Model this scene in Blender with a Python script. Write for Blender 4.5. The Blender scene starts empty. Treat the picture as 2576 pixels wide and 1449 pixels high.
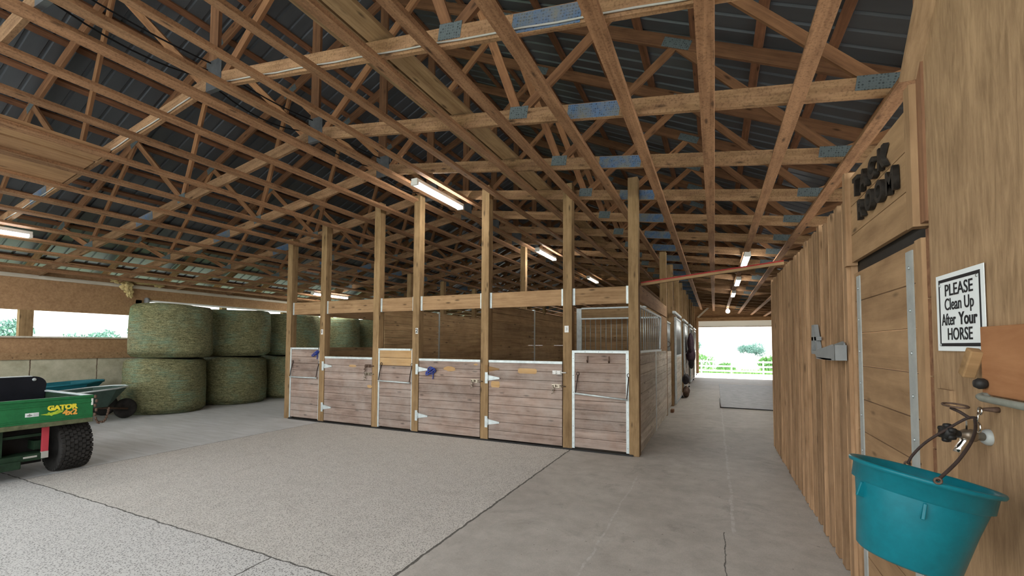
import bpy, bmesh, math, random
from mathutils import Matrix, Vector, Euler
random.seed(7)
S = bpy.context.scene
COL = S.collection

# ------------------------------------------------------------------ camera, sky, exposure
FPX, CYPX, W, H = 1095.82, 821.43, 2576, 1449
YAW, PITCH, ROLL = math.radians(24.955), math.radians(2.396), math.radians(0.30)
cam = bpy.data.cameras.new('camera')
cam_o = bpy.data.objects.new('camera', cam)
COL.objects.link(cam_o)
cam.sensor_width = 36.0
cam.lens = 36.0 * FPX / W
cam.shift_y = (CYPX - H / 2) / W
cam.clip_start = 0.05
cam.clip_end = 500
fwd = Vector((-math.sin(YAW) * math.cos(PITCH), math.cos(YAW) * math.cos(PITCH), math.sin(PITCH)))
rt = Vector((math.cos(YAW), math.sin(YAW), 0))
up = rt.cross(fwd)
r2 = math.cos(ROLL) * rt + math.sin(ROLL) * up
u2 = -math.sin(ROLL) * rt + math.cos(ROLL) * up
m = Matrix((r2, u2, -fwd)).transposed().to_4x4()
m.translation = (0, 0, 1.55)
cam_o.matrix_world = m
S.camera = cam_o

world = bpy.data.worlds.new('overcast_sky')
S.world = world
world.use_nodes = True
nt = world.node_tree
nt.nodes.clear()
out = nt.nodes.new('ShaderNodeOutputWorld')
bg = nt.nodes.new('ShaderNodeBackground')
ramp = nt.nodes.new('ShaderNodeValToRGB')
ramp.color_ramp.elements[0].position = 0.48
ramp.color_ramp.elements[0].color = (1.0, 1.0, 0.98, 1)
ramp.color_ramp.elements[1].position = 0.85
ramp.color_ramp.elements[1].color = (0.88, 0.95, 1.0, 1)
tc = nt.nodes.new('ShaderNodeTexCoord')
sp = nt.nodes.new('ShaderNodeSeparateXYZ')
mp = nt.nodes.new('ShaderNodeMath'); mp.operation = 'MULTIPLY_ADD'
mp.inputs[1].default_value = 0.5; mp.inputs[2].default_value = 0.5
nt.links.new(tc.outputs['Generated'], sp.inputs[0])
nt.links.new(sp.outputs['Z'], mp.inputs[0])
nt.links.new(mp.outputs[0], ramp.inputs[0])
nt.links.new(ramp.outputs[0], bg.inputs['Color'])
bg.inputs['Strength'].default_value = 1.0
nt.links.new(bg.outputs[0], out.inputs['Surface'])

sun = bpy.data.lights.new('sun', 'SUN')
sun.energy = 5.0
sun.angle = math.radians(3)
sun.color = (1.0, 0.96, 0.90)
sun_o = bpy.data.objects.new('sun', sun)
COL.objects.link(sun_o)
sun_o.rotation_euler = (Vector((0.10, 1.0, 0.68))).to_track_quat('Z', 'Y').to_euler()

TUBE = 15.0
S.view_settings.view_transform = 'Standard'
S.view_settings.look = 'None'
S.view_settings.gamma = 1
S.view_settings.use_curve_mapping = False
S.view_settings.exposure = 2.05

# ------------------------------------------------------------------ node helpers
class N:
    def __init__(self, name):
        self.m = bpy.data.materials.new(name)
        self.m.use_nodes = True
        self.t = self.m.node_tree
        self.b = self.t.nodes['Principled BSDF']
        self.b.inputs['Specular IOR Level'].default_value = 0.25
    def n(self, typ, **kw):
        o = self.t.nodes.new('ShaderNode' + typ)
        for k, v in kw.items(): setattr(o, k, v)
        return o
    def l(self, a, b): self.t.links.new(a, b)
    def _in(self, sock, v):
        if hasattr(v, 'is_linked'): self.l(v, sock)
        else: sock.default_value = v
    def math(self, op, a, b=0.0, c=0.0):
        o = self.n('Math', operation=op)
        for i, v in enumerate((a, b, c)): self._in(o.inputs[i], v)
        return o.outputs[0]
    def mix(self, f, a, b, mode='MIX'):
        o = self.n('Mix', data_type='RGBA', blend_type=mode)
        self._in(o.inputs[0], f)
        for i, v in ((6, a), (7, b)):
            if isinstance(v, tuple) and len(v) == 3: v = v + (1,)
            self._in(o.inputs[i], v)
        return o.outputs[2]
    def coord(self, scale=(1, 1, 1), rnd=True, kind='Object'):
        tc = self.n('TexCoord')
        v = tc.outputs[kind]
        if rnd:
            oi = self.n('ObjectInfo')
            k = self.math('MULTIPLY', oi.outputs['Random'], 37.0)
            add = self.n('VectorMath', operation='ADD')
            self.l(v, add.inputs[0]); self.l(k, add.inputs[1])
            v = add.outputs[0]
        mp = self.n('Mapping')
        mp.inputs['Scale'].default_value = scale
        self.l(v, mp.inputs['Vector'])
        return mp.outputs[0]
    def noise(self, v, scale=1.0, detail=5, rough=.6, dist=0.0):
        o = self.n('TexNoise')
        o.inputs['Scale'].default_value = scale
        o.inputs['Detail'].default_value = detail
        o.inputs['Roughness'].default_value = rough
        o.inputs['Distortion'].default_value = dist
        self.l(v, o.inputs['Vector'])
        return o.outputs[0]
    def ramp(self, f, stops):
        o = self.n('ValToRGB')
        e = o.color_ramp.elements
        while len(e) < len(stops): e.new(.5)
        for i, (p, c) in enumerate(stops):
            e[i].position = p
            e[i].color = (c, c, c, 1) if isinstance(c, (int, float)) else tuple(c) + (1,)
        self._in(o.inputs[0], f)
        return o.outputs[0]
    def set(self, color=None, rough=None, metal=None, bump=None, bs=.3, bd=.01):
        if color is not None:
            self._in(self.b.inputs['Base Color'], color if not (isinstance(color, tuple) and len(color) == 3) else color + (1,))
        if rough is not None: self._in(self.b.inputs['Roughness'], rough)
        if metal is not None: self._in(self.b.inputs['Metallic'], metal)
        if bump is not None:
            o = self.n('Bump'); o.inputs['Strength'].default_value = bs; o.inputs['Distance'].default_value = bd
            self.l(bump, o.inputs['Height']); self.l(o.outputs[0], self.b.inputs['Normal'])
        return self.m

def wood(name, c1, c2, plank=None, fine=26, knots=True, stain=None, vary=.25, rough=.85, pv=.35, along=1.3, speck=False):
    k = N(name)
    v = k.coord((1.0, 1, 1))
    mp = k.n('Mapping'); mp.inputs['Scale'].default_value = (along, fine, fine); k.l(v, mp.inputs[0])
    g = k.noise(mp.outputs[0], 1.0, 6, .65, .4)
    mp2 = k.n('Mapping'); mp2.inputs['Scale'].default_value = (4, 8, 8); k.l(v, mp2.inputs[0])
    g2 = k.noise(mp2.outputs[0], 1.0, 4, .6)
    f = k.math('ADD', k.math('MULTIPLY', g, .65), k.math('MULTIPLY', g2, .35))
    col = k.ramp(f, [(.33, c2), (.62, c1)])
    if speck:
        spk = k.ramp(k.noise(v, 60, 2, .6), [(.32, .66), (.5, 1.0)])
        col = k.mix(1.0, col, spk, 'MULTIPLY')
    if knots:
        mp3 = k.n('Mapping'); mp3.inputs['Scale'].default_value = (2.6, 9, 9); k.l(v, mp3.inputs[0])
        vo = k.n('TexVoronoi'); vo.inputs['Scale'].default_value = 1.0; k.l(mp3.outputs[0], vo.inputs['Vector'])
        kn = k.ramp(vo.outputs['Distance'], [(.06, .35), (.17, 1.0)])
        col = k.mix(1.0, col, kn, 'MULTIPLY')
    oi = k.n('ObjectInfo')
    br = k.math('MULTIPLY_ADD', oi.outputs['Random'], vary, 1 - vary / 2)
    if plank:
        tc = k.n('TexCoord'); sx = k.n('SeparateXYZ'); k.l(tc.outputs['Object'], sx.inputs[0])
        ax, pitch = plank
        q = k.math('FLOOR', k.math('DIVIDE', sx.outputs[ax], pitch))
        wn = k.n('TexWhiteNoise', noise_dimensions='2D')
        cb = k.n('CombineXYZ'); k.l(q, cb.inputs[0]); k.l(oi.outputs['Random'], cb.inputs[1])
        k.l(cb.outputs[0], wn.inputs['Vector'])
        br = k.math('MULTIPLY', br, k.math('MULTIPLY_ADD', wn.outputs['Value'], pv, 1 - pv / 2))
    cbn = k.n('CombineColor')
    for i in range(3): k.l(br, cbn.inputs[i])
    col = k.mix(1.0, col, cbn.outputs[0], 'MULTIPLY')
    if stain:
        sc, sa = stain
        s = k.noise(k.coord((1, 1, 1)), 2.3, 6, .7)
        col = k.mix(k.math('MULTIPLY', k.ramp(s, [(.42, 0.0), (.68, 1.0)]), sa), col, sc)
    return k.set(col, rough, 0, g, .35, .004)

def plain(name, c, rough=.6, metal=0.0, var=.12, scale=9):
    k = N(name)
    s = k.noise(k.coord((1, 1, 1)), scale, 5, .65)
    col = k.mix(k.ramp(s, [(.3, 0.0), (.75, 1.0)]), tuple(x * (1 - var) for x in c), tuple(min(1, x * (1 + var)) for x in c))
    return k.set(col, rough, metal, s, .08, .004)

M = {}
M['truss'] = wood('truss_lumber', (.35, .208, .108), (.155, .082, .040), vary=.4, speck=True)
M['chord_top'] = wood('shade_toned_top_chord_lumber', (.20, .098, .047), (.085, .038, .019), vary=.4)  # darker tone stands in for the shade high under the roof
M['strap'] = wood('strap_lumber', (.37, .20, .104), (.17, .085, .042), vary=.25, speck=True)
M['web'] = wood('web_lumber', (.285, .142, .066), (.125, .056, .025), vary=.55)
M['purlin'] = wood('roof_purlin_lumber', (.22, .10, .05), (.09, .04, .02), vary=.3)
M['post'] = wood('post_lumber', (.35, .23, .115), (.165, .10, .046), vary=.2, fine=18)
M['header'] = wood('header_lumber', (.41, .26, .138), (.22, .125, .06), vary=.25)
M['plank'] = wood('weathered_plank', (.37, .275, .225), (.165, .112, .088), plank=('Z', .138), stain=((.42, .37, .33), .5), vary=.15)
M['plank_new'] = wood('fresh_plank', (.56, .36, .17), (.38, .22, .09), vary=.1, stain=((.4, .3, .2), .3))
M['side_plank'] = wood('aisle_lit_plank', (.76, .72, .64), (.44, .385, .31), plank=('Z', .138), stain=((.42, .36, .28), .3), vary=.1)  # plank colour raised to stand in for strong light along the aisle
M['inner'] = wood('stall_inner_plank', (.42, .285, .15), (.21, .125, .06), plank=('Z', .138), vary=.2)
M['batten'] = wood('tack_room_boarding', (.40, .25, .14), (.195, .112, .056), plank=('Y', .07), vary=.1, fine=14, pv=.45)
M['tackdoor'] = wood('tack_room_plank', (.39, .245, .13), (.22, .13, .066), plank=('Z', .3), vary=.1, knots=True, fine=12, pv=.12)
M['edge'] = wood('dark_board_edge', (.25, .13, .07), (.12, .055, .03), vary=.1)
M['loft'] = wood('loft_board', (.44, .26, .13), (.26, .14, .07), vary=.2)
M['ply_r'] = wood('plywood_foreground', (.41, .27, .15), (.20, .122, .064), knots=False, fine=48, stain=((.24, .15, .085), .35), vary=.05, along=7)
M['ply_l'] = wood('plywood_wall', (.40, .245, .13), (.24, .135, .068), knots=False, fine=22, vary=.05, along=3)
M['board_r'] = wood('reddish_board', (.40, .19, .085), (.25, .10, .04), fine=10, vary=.05)
M['peg'] = wood('peg_wood', (.33, .20, .092), (.19, .11, .048), vary=.05)
M['galv'] = plain('galvanised_steel', (.60, .66, .66), .5, .35, .18, 14)
M['galv_dull'] = plain('dull_galvanised_strap', (.40, .42, .405), .6, .2, .15, 12)
M['galv_b'] = plain('galvanised_bars', (.52, .56, .56), .4, .7, .1, 10)
M['iron'] = plain('rusty_iron', (.14, .09, .065), .7, .4, .4, 60)
M['black'] = plain('black_metal', (.018, .017, .016), .5, 0, .3)
M['chrome'] = plain('bright_nickel', (.75, .72, .66), .18, 1.0, .08)
M['brass'] = plain('dull_brass', (.35, .30, .24), .3, .9, .2, 40)
M['white'] = plain('white_paint', (.78, .78, .75), .6, 0, .06)
M['trimwhite'] = wood('pale_trim_board', (.62, .57, .48), (.42, .37, .29), knots=False, vary=.1)
M['teal'] = plain('teal_plastic', (.003, .135, .17), .32, 0, .12, 25)
M['teal2'] = plain('dark_teal_plastic', (.012, .12, .15), .4, 0, .15, 12)
M['barrow'] = plain('dark_green_tray', (.05, .085, .07), .45, 0, .2, 12)
M['green'] = plain('utility_green_paint', (.022, .16, .055), .4, 0, .25, 8)
M['dgreen'] = plain('dark_green_frame', (.018, .042, .022), .6, 0, .4, 10)
M['dirtyedge'] = plain('dirty_olive_edge', (.12, .13, .07), .7, 0, .4, 14)
M['red'] = plain('red_reflector', (.50, .055, .075), .45, 0, .1)
M['redstrip'] = plain('red_strip', (.30, .025, .02), .6, 0, .3, 30)
M['yellow'] = plain('decal_yellow', (.85, .72, .06), .5, 0, .03)
M['orange'] = plain('decal_orange', (.85, .42, .08), .5, 0, .05)
M['lime'] = plain('decal_lime', (.45, .60, .05), .5, 0, .3, 60)
M['liner'] = plain('black_bed_liner', (.010, .011, .016), .55, 0, .2)
M['blue'] = plain('blue_webbing', (.03, .06, .32), .7, 0, .2, 50)
M['purple'] = plain('plum_fabric', (.085, .055, .075), .9, 0, .3, 14)
M['bag'] = plain('dark_bag_fabric', (.05, .045, .05), .8, 0, .3, 14)
M['foam'] = plain('yellow_insulation', (.62, .50, .24), .95, 0, .25, 30)
M['greyplastic'] = plain('grey_plastic', (.25, .26, .26), .5, 0, .1)
M['rope'] = plain('dark_rope', (.045, .03, .025), .8, 0, .3, 80)
M['cable'] = plain('black_cable', (.012, .012, .014), .6, 0, .1)
M['conduit'] = plain('pale_conduit', (.42, .415, .375), .5, 0, .05)
M['text'] = plain('sign_black', (.02, .02, .022), .6, 0, .1)
M['signwhite'] = plain('sign_white', (.80, .84, .84), .5, 0, .03, 3)
M['letters'] = plain('cut_iron_letters', (.028, .024, .02), .55, .2, .6, 22)
M['fence'] = plain('white_fence_paint', (.8, .8, .78), .6)
M['mat'] = plain('grey_rubber', (.37, .38, .39), .55, 0, .25, 5)

def emis(name, c, s):
    k = N(name)
    k.b.inputs['Base Color'].default_value = (.9, .9, .9, 1)
    k.b.inputs['Emission Color'].default_value = c + (1,)
    k.b.inputs['Emission Strength'].default_value = s
    return k.m
M['tube'] = emis('fluorescent_tube', (1, .98, .93), TUBE)
M['tube_dim'] = emis('dim_fluorescent_tube', (1, .86, .60), TUBE * .35)
M['bulb'] = emis('bulb_glass', (1, .93, .78), TUBE)

def mk_curtain():
    k = N('translucent_curtain')
    o = k.t.nodes['Material Output']
    d = k.n('BsdfDiffuse'); d.inputs[0].default_value = (.8, .8, .76, 1)
    q = k.n('BsdfTranslucent'); q.inputs[0].default_value = (.30, .295, .275, 1)
    mx = k.n('MixShader'); mx.inputs[0].default_value = .5
    k.l(d.outputs[0], mx.inputs[1]); k.l(q.outputs[0], mx.inputs[2]); k.l(mx.outputs[0], o.inputs['Surface'])
    return k.m
M['curtain'] = mk_curtain()
M['rod'] = plain('grey_rod', (.22, .225, .19), .5, 0, .15, 30)

def mk_plate(name, c, blue):
    k = N(name)
    v = k.coord((1, 1, 1), False)
    vo = k.n('TexVoronoi'); vo.inputs['Scale'].default_value = 48; vo.inputs['Randomness'].default_value = .35
    k.l(v, vo.inputs['Vector'])
    d = k.ramp(vo.outputs['Distance'], [(.2, 0.0), (.45, 1.0)])
    s = k.noise(k.coord((1, 1, 1)), 7, 5, .7)
    col = k.mix(d, tuple(x * .35 for x in c), c)
    if blue:
        col = k.mix(k.ramp(s, [(.38, 0.0), (.66, .8)]), col, (.19, .175, .12))
    return k.set(col, .5, .25, d, .4, .003)
M['plate'] = mk_plate('truss_plate_steel', (.115, .14, .145), False)
M['plate_blue'] = mk_plate('blue_stamped_plate', (.08, .145, .26), True)
M['plate_dark'] = plain('dark_truss_plate', (.10, .105, .11), .6, .5, .35, 6)

def mk_roof():
    k = N('roof_sheet')
    s = k.noise(k.coord((.6, 3, 1), False), 1.2, 4, .6)
    col = k.mix(s, (.060, .066, .074), (.122, .132, .145))
    return k.set(col, k.math('MULTIPLY_ADD', s, .2, .34), .4)
M['roof'] = mk_roof()

def mk_hay():
    k = N('wrapped_hay')
    c = k.coord((1, 1, 1))
    mp = k.n('Mapping'); mp.inputs['Scale'].default_value = (9, 9, 60); k.l(c, mp.inputs[0])
    a = k.noise(mp.outputs[0], 1.0, 6, .7, .8)
    mp2 = k.n('Mapping'); mp2.inputs['Scale'].default_value = (30, 30, 45); k.l(c, mp2.inputs[0])
    b = k.noise(mp2.outputs[0], 1.0, 4, .7, 1.5)
    f = k.math('ADD', k.math('MULTIPLY', a, .5), k.math('MULTIPLY', b, .5))
    col = k.ramp(f, [(.38, (.035, .033, .013)), (.5, (.17, .163, .075)), (.62, (.40, .375, .20))])
    g = k.noise(k.coord((1, 1, 1)), 1.6, 3, .6)
    mp3 = k.n('Mapping'); mp3.inputs['Scale'].default_value = (2, 2, 150); k.l(c, mp3.inputs[0])
    w = k.noise(mp3.outputs[0], 1.0, 2, .5)
    net = k.math('MULTIPLY', k.ramp(g, [(.46, 0.1), (.66, 1.0)]), k.ramp(w, [(.46, 0.0), (.56, .6)]))
    mp4 = k.n('Mapping'); mp4.inputs['Scale'].default_value = (55, 55, 140); mp4.inputs['Rotation'].default_value = (.5, .4, .3); k.l(c, mp4.inputs[0])
    st = k.noise(mp4.outputs[0], 1.0, 2, .5, 2.0)
    col = k.mix(k.ramp(st, [(.60, 0.0), (.66, .6)]), col, (.55, .51, .31))
    col = k.mix(net, col, (.19, .38, .29))
    return k.set(col, .8, 0, f, .8, .03)
M['hay'] = mk_hay()

def mk_wallconc():
    k = N('cast_concrete_wall')
    s = k.noise(k.coord((1, 1, 1), False), 3.0, 6, .7)
    col = k.ramp(s, [(.3, (.33, .31, .215)), (.7, (.56, .53, .40))])
    tc = k.n('TexCoord'); sx = k.n('SeparateXYZ'); k.l(tc.outputs['Object'], sx.inputs[0])
    w = k.noise(k.coord((1, 1, 1), False), 9.0, 3, .6)
    y = k.math('ADD', sx.outputs['Y'], k.math('MULTIPLY', w, .03))
    fr = k.math('ABSOLUTE', k.math('SUBTRACT', k.math('FRACT', k.math('DIVIDE', k.math('SUBTRACT', y, 3.37), 1.05)), .5))
    ln = k.math('LESS_THAN', fr, .008)
    col = k.mix(ln, col, (.10, .07, .045))
    return k.set(col, .9, 0, s, .3, .01)
M['wallconc'] = mk_wallconc()

def mk_floor():
    k = N('barn_floor_concrete')
    tc = k.n('TexCoord'); v = tc.outputs['Object']
    sx = k.n('SeparateXYZ'); k.l(v, sx.inputs[0]); X, Y = sx.outputs['X'], sx.outputs['Y']
    big = k.noise(v, .9, 5, .65)
    mid = k.noise(v, 5, 6, .7)
    fine = k.noise(v, 85, 3, .7)
    pebble = k.n('TexVoronoi'); pebble.inputs['Scale'].default_value = 75; k.l(v, pebble.inputs['Vector'])
    # exposed aggregate
    ag = k.ramp(k.math('ADD', k.math('MULTIPLY', fine, .7), k.math('MULTIPLY', pebble.outputs['Distance'], .5)), [(.38, (.21, .192, .168)), (.62, (.60, .565, .515))])
    ag = k.mix(k.ramp(mid, [(.5, 0.0), (.8, .35)]), ag, (.25, .225, .20))
    near = k.math('LESS_THAN', Y, 2.2)
    ag = k.mix(k.math('MULTIPLY', near, .8), ag, k.ramp(k.math('ADD', k.math('MULTIPLY', fine, .6), k.math('MULTIPLY', pebble.outputs['Distance'], .7)), [(.42, (.15, .145, .14)), (.62, (.60, .585, .56))]))
    # smooth slab on the left
    mpl = k.n('Mapping'); mpl.inputs['Scale'].default_value = (1.4, 14, 1); k.l(v, mpl.inputs[0])
    sl = k.ramp(k.noise(mpl.outputs[0], 1.0, 5, .65), [(.3, (.48, .48, .46)), (.7, (.66, .665, .66))])
    # aisle slab
    ai = k.ramp(k.math('ADD', k.math('MULTIPLY', mid, .6), k.math('MULTIPLY', fine, .4)), [(.32, (.36, .33, .29)), (.68, (.57, .535, .485))])
    ai = k.mix(k.ramp(big, [(.42, 0.0), (.7, .45)]), ai, (.27, .245, .21))
    wob = k.math('MULTIPLY', k.math('SUBTRACT', k.noise(v, 7, 4, .6), .5), .05)
    Xw = k.math('ADD', X, wob); Yw = k.math('ADD', Y, wob)
    isleft = k.math('LESS_THAN', Xw, -7.1)
    isaisle = k.math('GREATER_THAN', Xw, -1.965)
    col = k.mix(isleft, ag, sl)
    col = k.mix(isaisle, col, ai)
    def line(u, p, w): return k.math('LESS_THAN', k.math('ABSOLUTE', k.math('SUBTRACT', u, p)), w)
    def both(a, b): return k.math('MULTIPLY', a, b)
    dark = both(line(Yw, 2.2, .007), k.math('LESS_THAN', X, -1.97))
    dark = k.math('MAXIMUM', dark, both(line(Xw, -1.965, .011), k.math('LESS_THAN', Y, 6.35)))
    dark = k.math('MAXIMUM', dark, both(line(Xw, -7.1, .007), k.math('GREATER_THAN', Y, 2.2)))
    dark = k.math('MAXIMUM', dark, both(line(Xw, -2.93, .006), k.math('LESS_THAN', Y, 2.2)))
    dark = k.math('MAXIMUM', dark, both(line(Xw, .05, .004), k.math('LESS_THAN', Y, 4.1)))
    col = k.mix(k.math('MULTIPLY', dark, .85), col, (.055, .05, .043))
    wob2 = k.math('MULTIPLY', k.math('SUBTRACT', k.noise(v, 2.2, 5, .7), .5), .10)
    lite = both(line(k.math('ADD', X, wob2), .13, .014), both(k.math('GREATER_THAN', Y, 4.1), k.math('LESS_THAN', Y, 12.0)))
    lite = k.math('MAXIMUM', lite, both(line(k.math('ADD', X, wob2), -.85, .009), both(k.math('GREATER_THAN', Y, 2.2), k.math('LESS_THAN', Y, 5.4))))
    lite = k.math('MULTIPLY', lite, k.ramp(k.noise(v, 14, 3, .6), [(.38, .0), (.62, .6)]))
    col = k.mix(k.math('MULTIPLY', k.math('MULTIPLY', k.ramp(k.noise(v, 1.7, 6, .75, .6), [(.56, 0.0), (.70, 1.0)]), isaisle), .5), col, (.20, .18, .155))
    col = k.mix(k.math('MULTIPLY', k.ramp(k.noise(v, 26, 2, .5), [(.72, 0.0), (.76, 1.0)]), .7), col, (.12, .10, .085))
    col = k.mix(lite, col, (.60, .59, .56))
    h = k.math('ADD', k.math('MULTIPLY', fine, k.math('SUBTRACT', 1.0, isaisle)), k.math('MULTIPLY', mid, .3))
    k.set(col, k.math('SUBTRACT', .86, k.math('MULTIPLY', k.math('MAXIMUM', isleft, isaisle), .30)), 0, h, .35, .008)
    return k.m
M['floor'] = mk_floor()

def mk_leaf(name, a, b):
    k = N(name)
    s = k.noise(k.coord((1, 1, 1)), 4, 4, .7)
    return k.set(k.mix(s, a, b), .8)
M['leaf'] = mk_leaf('bush_leaf', (.06, .19, .05), (.22, .42, .14))
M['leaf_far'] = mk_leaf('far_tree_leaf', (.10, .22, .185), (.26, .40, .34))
def mk_yard():
    k = N('pale_gravel_yard')
    s = k.noise(k.coord((1, 1, 1), False), 4, 4, .7)
    col = k.mix(s, (.42, .42, .39), (.60, .60, .56))
    tc = k.n('TexCoord'); sx = k.n('SeparateXYZ'); k.l(tc.outputs['Object'], sx.inputs[0])
    col = k.mix(k.math('LESS_THAN', sx.outputs['X'], -15.0), col, k.mix(s, (.16, .26, .10), (.30, .42, .20)))
    return k.set(col, .9)
M['grass'] = mk_yard()
M['verge'] = mk_leaf('grass_verge', (.10, .24, .06), (.25, .42, .14))

# ------------------------------------------------------------------ mesh helpers
I4 = Matrix.Identity(4)
class MB:
    def __init__(self): self.v = []; self.f = []; self.mi = []; self.sm = []
    def add(self, vs, fs, T=None, mi=0, smooth=False):
        o = len(self.v)
        self.v += [tuple(T @ Vector(p)) if T is not None else tuple(p) for p in vs]
        self.f += [tuple(i + o for i in f) for f in fs]
        self.mi += [mi] * len(fs); self.sm += [smooth] * len(fs)
        return self
    def box(self, x0, x1, y0, y1, z0, z1, T=None, mi=0, bev=0.0):
        if bev <= 0:
            vs = [(x, y, z) for z in (z0, z1) for y in (y0, y1) for x in (x0, x1)]
            fs = [(0, 2, 3, 1), (4, 5, 7, 6), (0, 1, 5, 4), (2, 6, 7, 3), (0, 4, 6, 2), (1, 3, 7, 5)]
            return self.add(vs, fs, T, mi)
        bm = bmesh.new()
        bmesh.ops.create_cube(bm, size=1)
        for q in bm.verts:
            q.co = Vector(((x0 + x1) / 2 + q.co.x * (x1 - x0), (y0 + y1) / 2 + q.co.y * (y1 - y0), (z0 + z1) / 2 + q.co.z * (z1 - z0)))
        bmesh.ops.bevel(bm, geom=bm.edges[:], offset=bev, segments=2, affect='EDGES', profile=.5)
        bm.verts.index_update()
        self.add([tuple(q.co) for q in bm.verts], [tuple(q.index for q in f.verts) for f in bm.faces], T, mi)
        bm.free()
        return self
    def lathe(self, prof, n=24, T=None, mi=0, cap=True, smooth=True):
        vs = []; fs = []
        for (r, z) in prof:
            for i in range(n):
                a = 2 * math.pi * i / n
                vs.append((r * math.cos(a), r * math.sin(a), z))
        for j in range(len(prof) - 1):
            for i in range(n):
                k = (i + 1) % n
                fs.append((j * n + i, j * n + k, (j + 1) * n + k, (j + 1) * n + i))
        if cap:
            fs.append(tuple(range(n - 1, -1, -1)))
            fs.append(tuple((len(prof) - 1) * n + i for i in range(n)))
        return self.add(vs, fs, T, mi, smooth)
    def tube(self, pts, r, n=8, T=None, mi=0, closed=False):
        P = [Vector(p) for p in pts]; vs = []; fs = []
        L = len(P); prev = None
        for i, p in enumerate(P):
            a = P[i - 1] if (i > 0 or closed) else p
            b = P[(i + 1) % L] if (i < L - 1 or closed) else p
            t = (b - a).normalized()
            if prev is None:
                u = t.orthogonal().normalized()
            else:
                u = (prev - t * prev.dot(t)).normalized()
            prev = u; w = t.cross(u)
            rr = r[i] if isinstance(r, (list, tuple)) else r
            for k in range(n):
                an = 2 * math.pi * k / n
                vs.append(tuple(p + u * (rr * math.cos(an)) + w * (rr * math.sin(an))))
        for i in range(L if closed else L - 1):
            j = (i + 1) % L
            for k in range(n):
                q = (k + 1) % n
                fs.append((i * n + k, i * n + q, j * n + q, j * n + k))
        if not closed:
            fs.append(tuple(range(n - 1, -1, -1))); fs.append(tuple((L - 1) * n + k for k in range(n)))
        return self.add(vs, fs, T, mi, True)
    def mesh(self, name, mats):
        me = bpy.data.meshes.new(name)
        me.from_pydata(self.v, [], self.f)
        for q in (mats if isinstance(mats, (list, tuple)) else [mats]): me.materials.append(q)
        me.polygons.foreach_set('material_index', self.mi)
        me.polygons.foreach_set('use_smooth', self.sm)
        me.update()
        return me
    def obj(self, name, mats, parent=None, mat=I4):
        return link(name, self.mesh(name, mats), parent, mat)

PM = {}
def link(name, me, parent=None, mat=I4):
    o = bpy.data.objects.new(name, me)
    COL.objects.link(o)
    if parent is not None:
        o.parent = parent
        o.matrix_basis = PM[parent].inverted() @ mat
    else:
        o.matrix_basis = mat
    PM[o] = mat.copy()
    return o
def thing(name, label, cat, loc=(0, 0, 0), rz=0.0, group=None):
    o = bpy.data.objects.new(name, None)
    COL.objects.link(o)
    o.empty_display_size = .1
    mt = Matrix.Translation(loc) @ Matrix.Rotation(rz, 4, 'Z')
    o.matrix_basis = mt
    PM[o] = mt
    return tag(o, label, cat, group)
def tag(o, label, cat, group=None):
    o['label'] = label; o['category'] = cat
    if group: o['group'] = group
    return o
def struct(o):
    o['kind'] = 'structure'; return o
def tr(x, y, z): return Matrix.Translation((x, y, z))
def frame(p0, p1, upv=(0, 0, 1)):
    p0, p1 = Vector(p0), Vector(p1)
    x = (p1 - p0).normalized(); upv = Vector(upv)
    y = upv.cross(x)
    if y.length < 1e-4: y = Vector((0, 1, 0))
    y.normalize(); z = x.cross(y)
    mm = Matrix((x, y, z)).transposed().to_4x4(); mm.translation = p0
    return mm, (p1 - p0).length
def member(name, p0, p1, wy, hz, mt, parent=None, upv=(0, 0, 1), bev=0.0):
    """A straight board whose grain runs along its own length."""
    T, L = frame(p0, p1, upv)
    return MB().box(0, L, -wy / 2, wy / 2, -hz / 2, hz / 2, bev=bev).obj(name, mt, parent, T)
def clone(o, off, label=None):
    c = o.copy(); COL.objects.link(c)
    c.matrix_basis = tr(*off) @ o.matrix_basis
    PM[c] = tr(*off) @ PM[o]
    if label: c['label'] = label
    for ch in o.children:
        d = ch.copy(); COL.objects.link(d); d.parent = c
        for g in ch.children:
            e = g.copy(); COL.objects.link(e); e.parent = d
    return c
VERT = Matrix(((0, 0, -1, 0), (0, 1, 0, 0), (1, 0, 0, 0), (0, 0, 0, 1)))   # local X -> up, Y -> Y
VERT_X = Matrix(((0, 1, 0, 0), (0, 0, 1, 0), (1, 0, 0, 0), (0, 0, 0, 1)))  # local X -> up, Y -> X, Z -> Y
ALONG_Y = Matrix(((0, -1, 0, 0), (1, 0, 0, 0), (0, 0, 1, 0), (0, 0, 0, 1)))  # local X -> Y, Y -> -X
ORD = ['first', 'second', 'third', 'fourth', 'fifth', 'sixth', 'seventh', 'eighth', 'ninth', 'tenth', 'eleventh', 'twelfth', 'thirteenth',
       'fourteenth', 'fifteenth', 'sixteenth', 'seventeenth', 'eighteenth', 'nineteenth', 'twentieth', 'twenty-first', 'twenty-second']
def text_mesh(name, s, size, ext, mt, parent, mat, bold=0.0, align='CENTER', sx=1.0, bev=0.0, width=None):
    cu = bpy.data.curves.new(name, 'FONT')
    cu.body = s; cu.size = size; cu.extrude = ext; cu.offset = bold; cu.align_x = align; cu.align_y = 'CENTER'
    cu.bevel_depth = bev; cu.resolution_u = 4
    t = bpy.data.objects.new(name, cu); COL.objects.link(t)
    dg = bpy.context.evaluated_depsgraph_get()
    me = bpy.data.meshes.new_from_object(t.evaluated_get(dg))
    bpy.data.objects.remove(t); bpy.data.curves.remove(cu)
    if width:
        a = [q.co.x for q in me.vertices]; sx = width / (max(a) - min(a))
    for q in me.vertices: q.co.x *= sx
    me.materials.clear(); me.materials.append(mt)
    return link(name, me, parent, mat)

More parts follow.
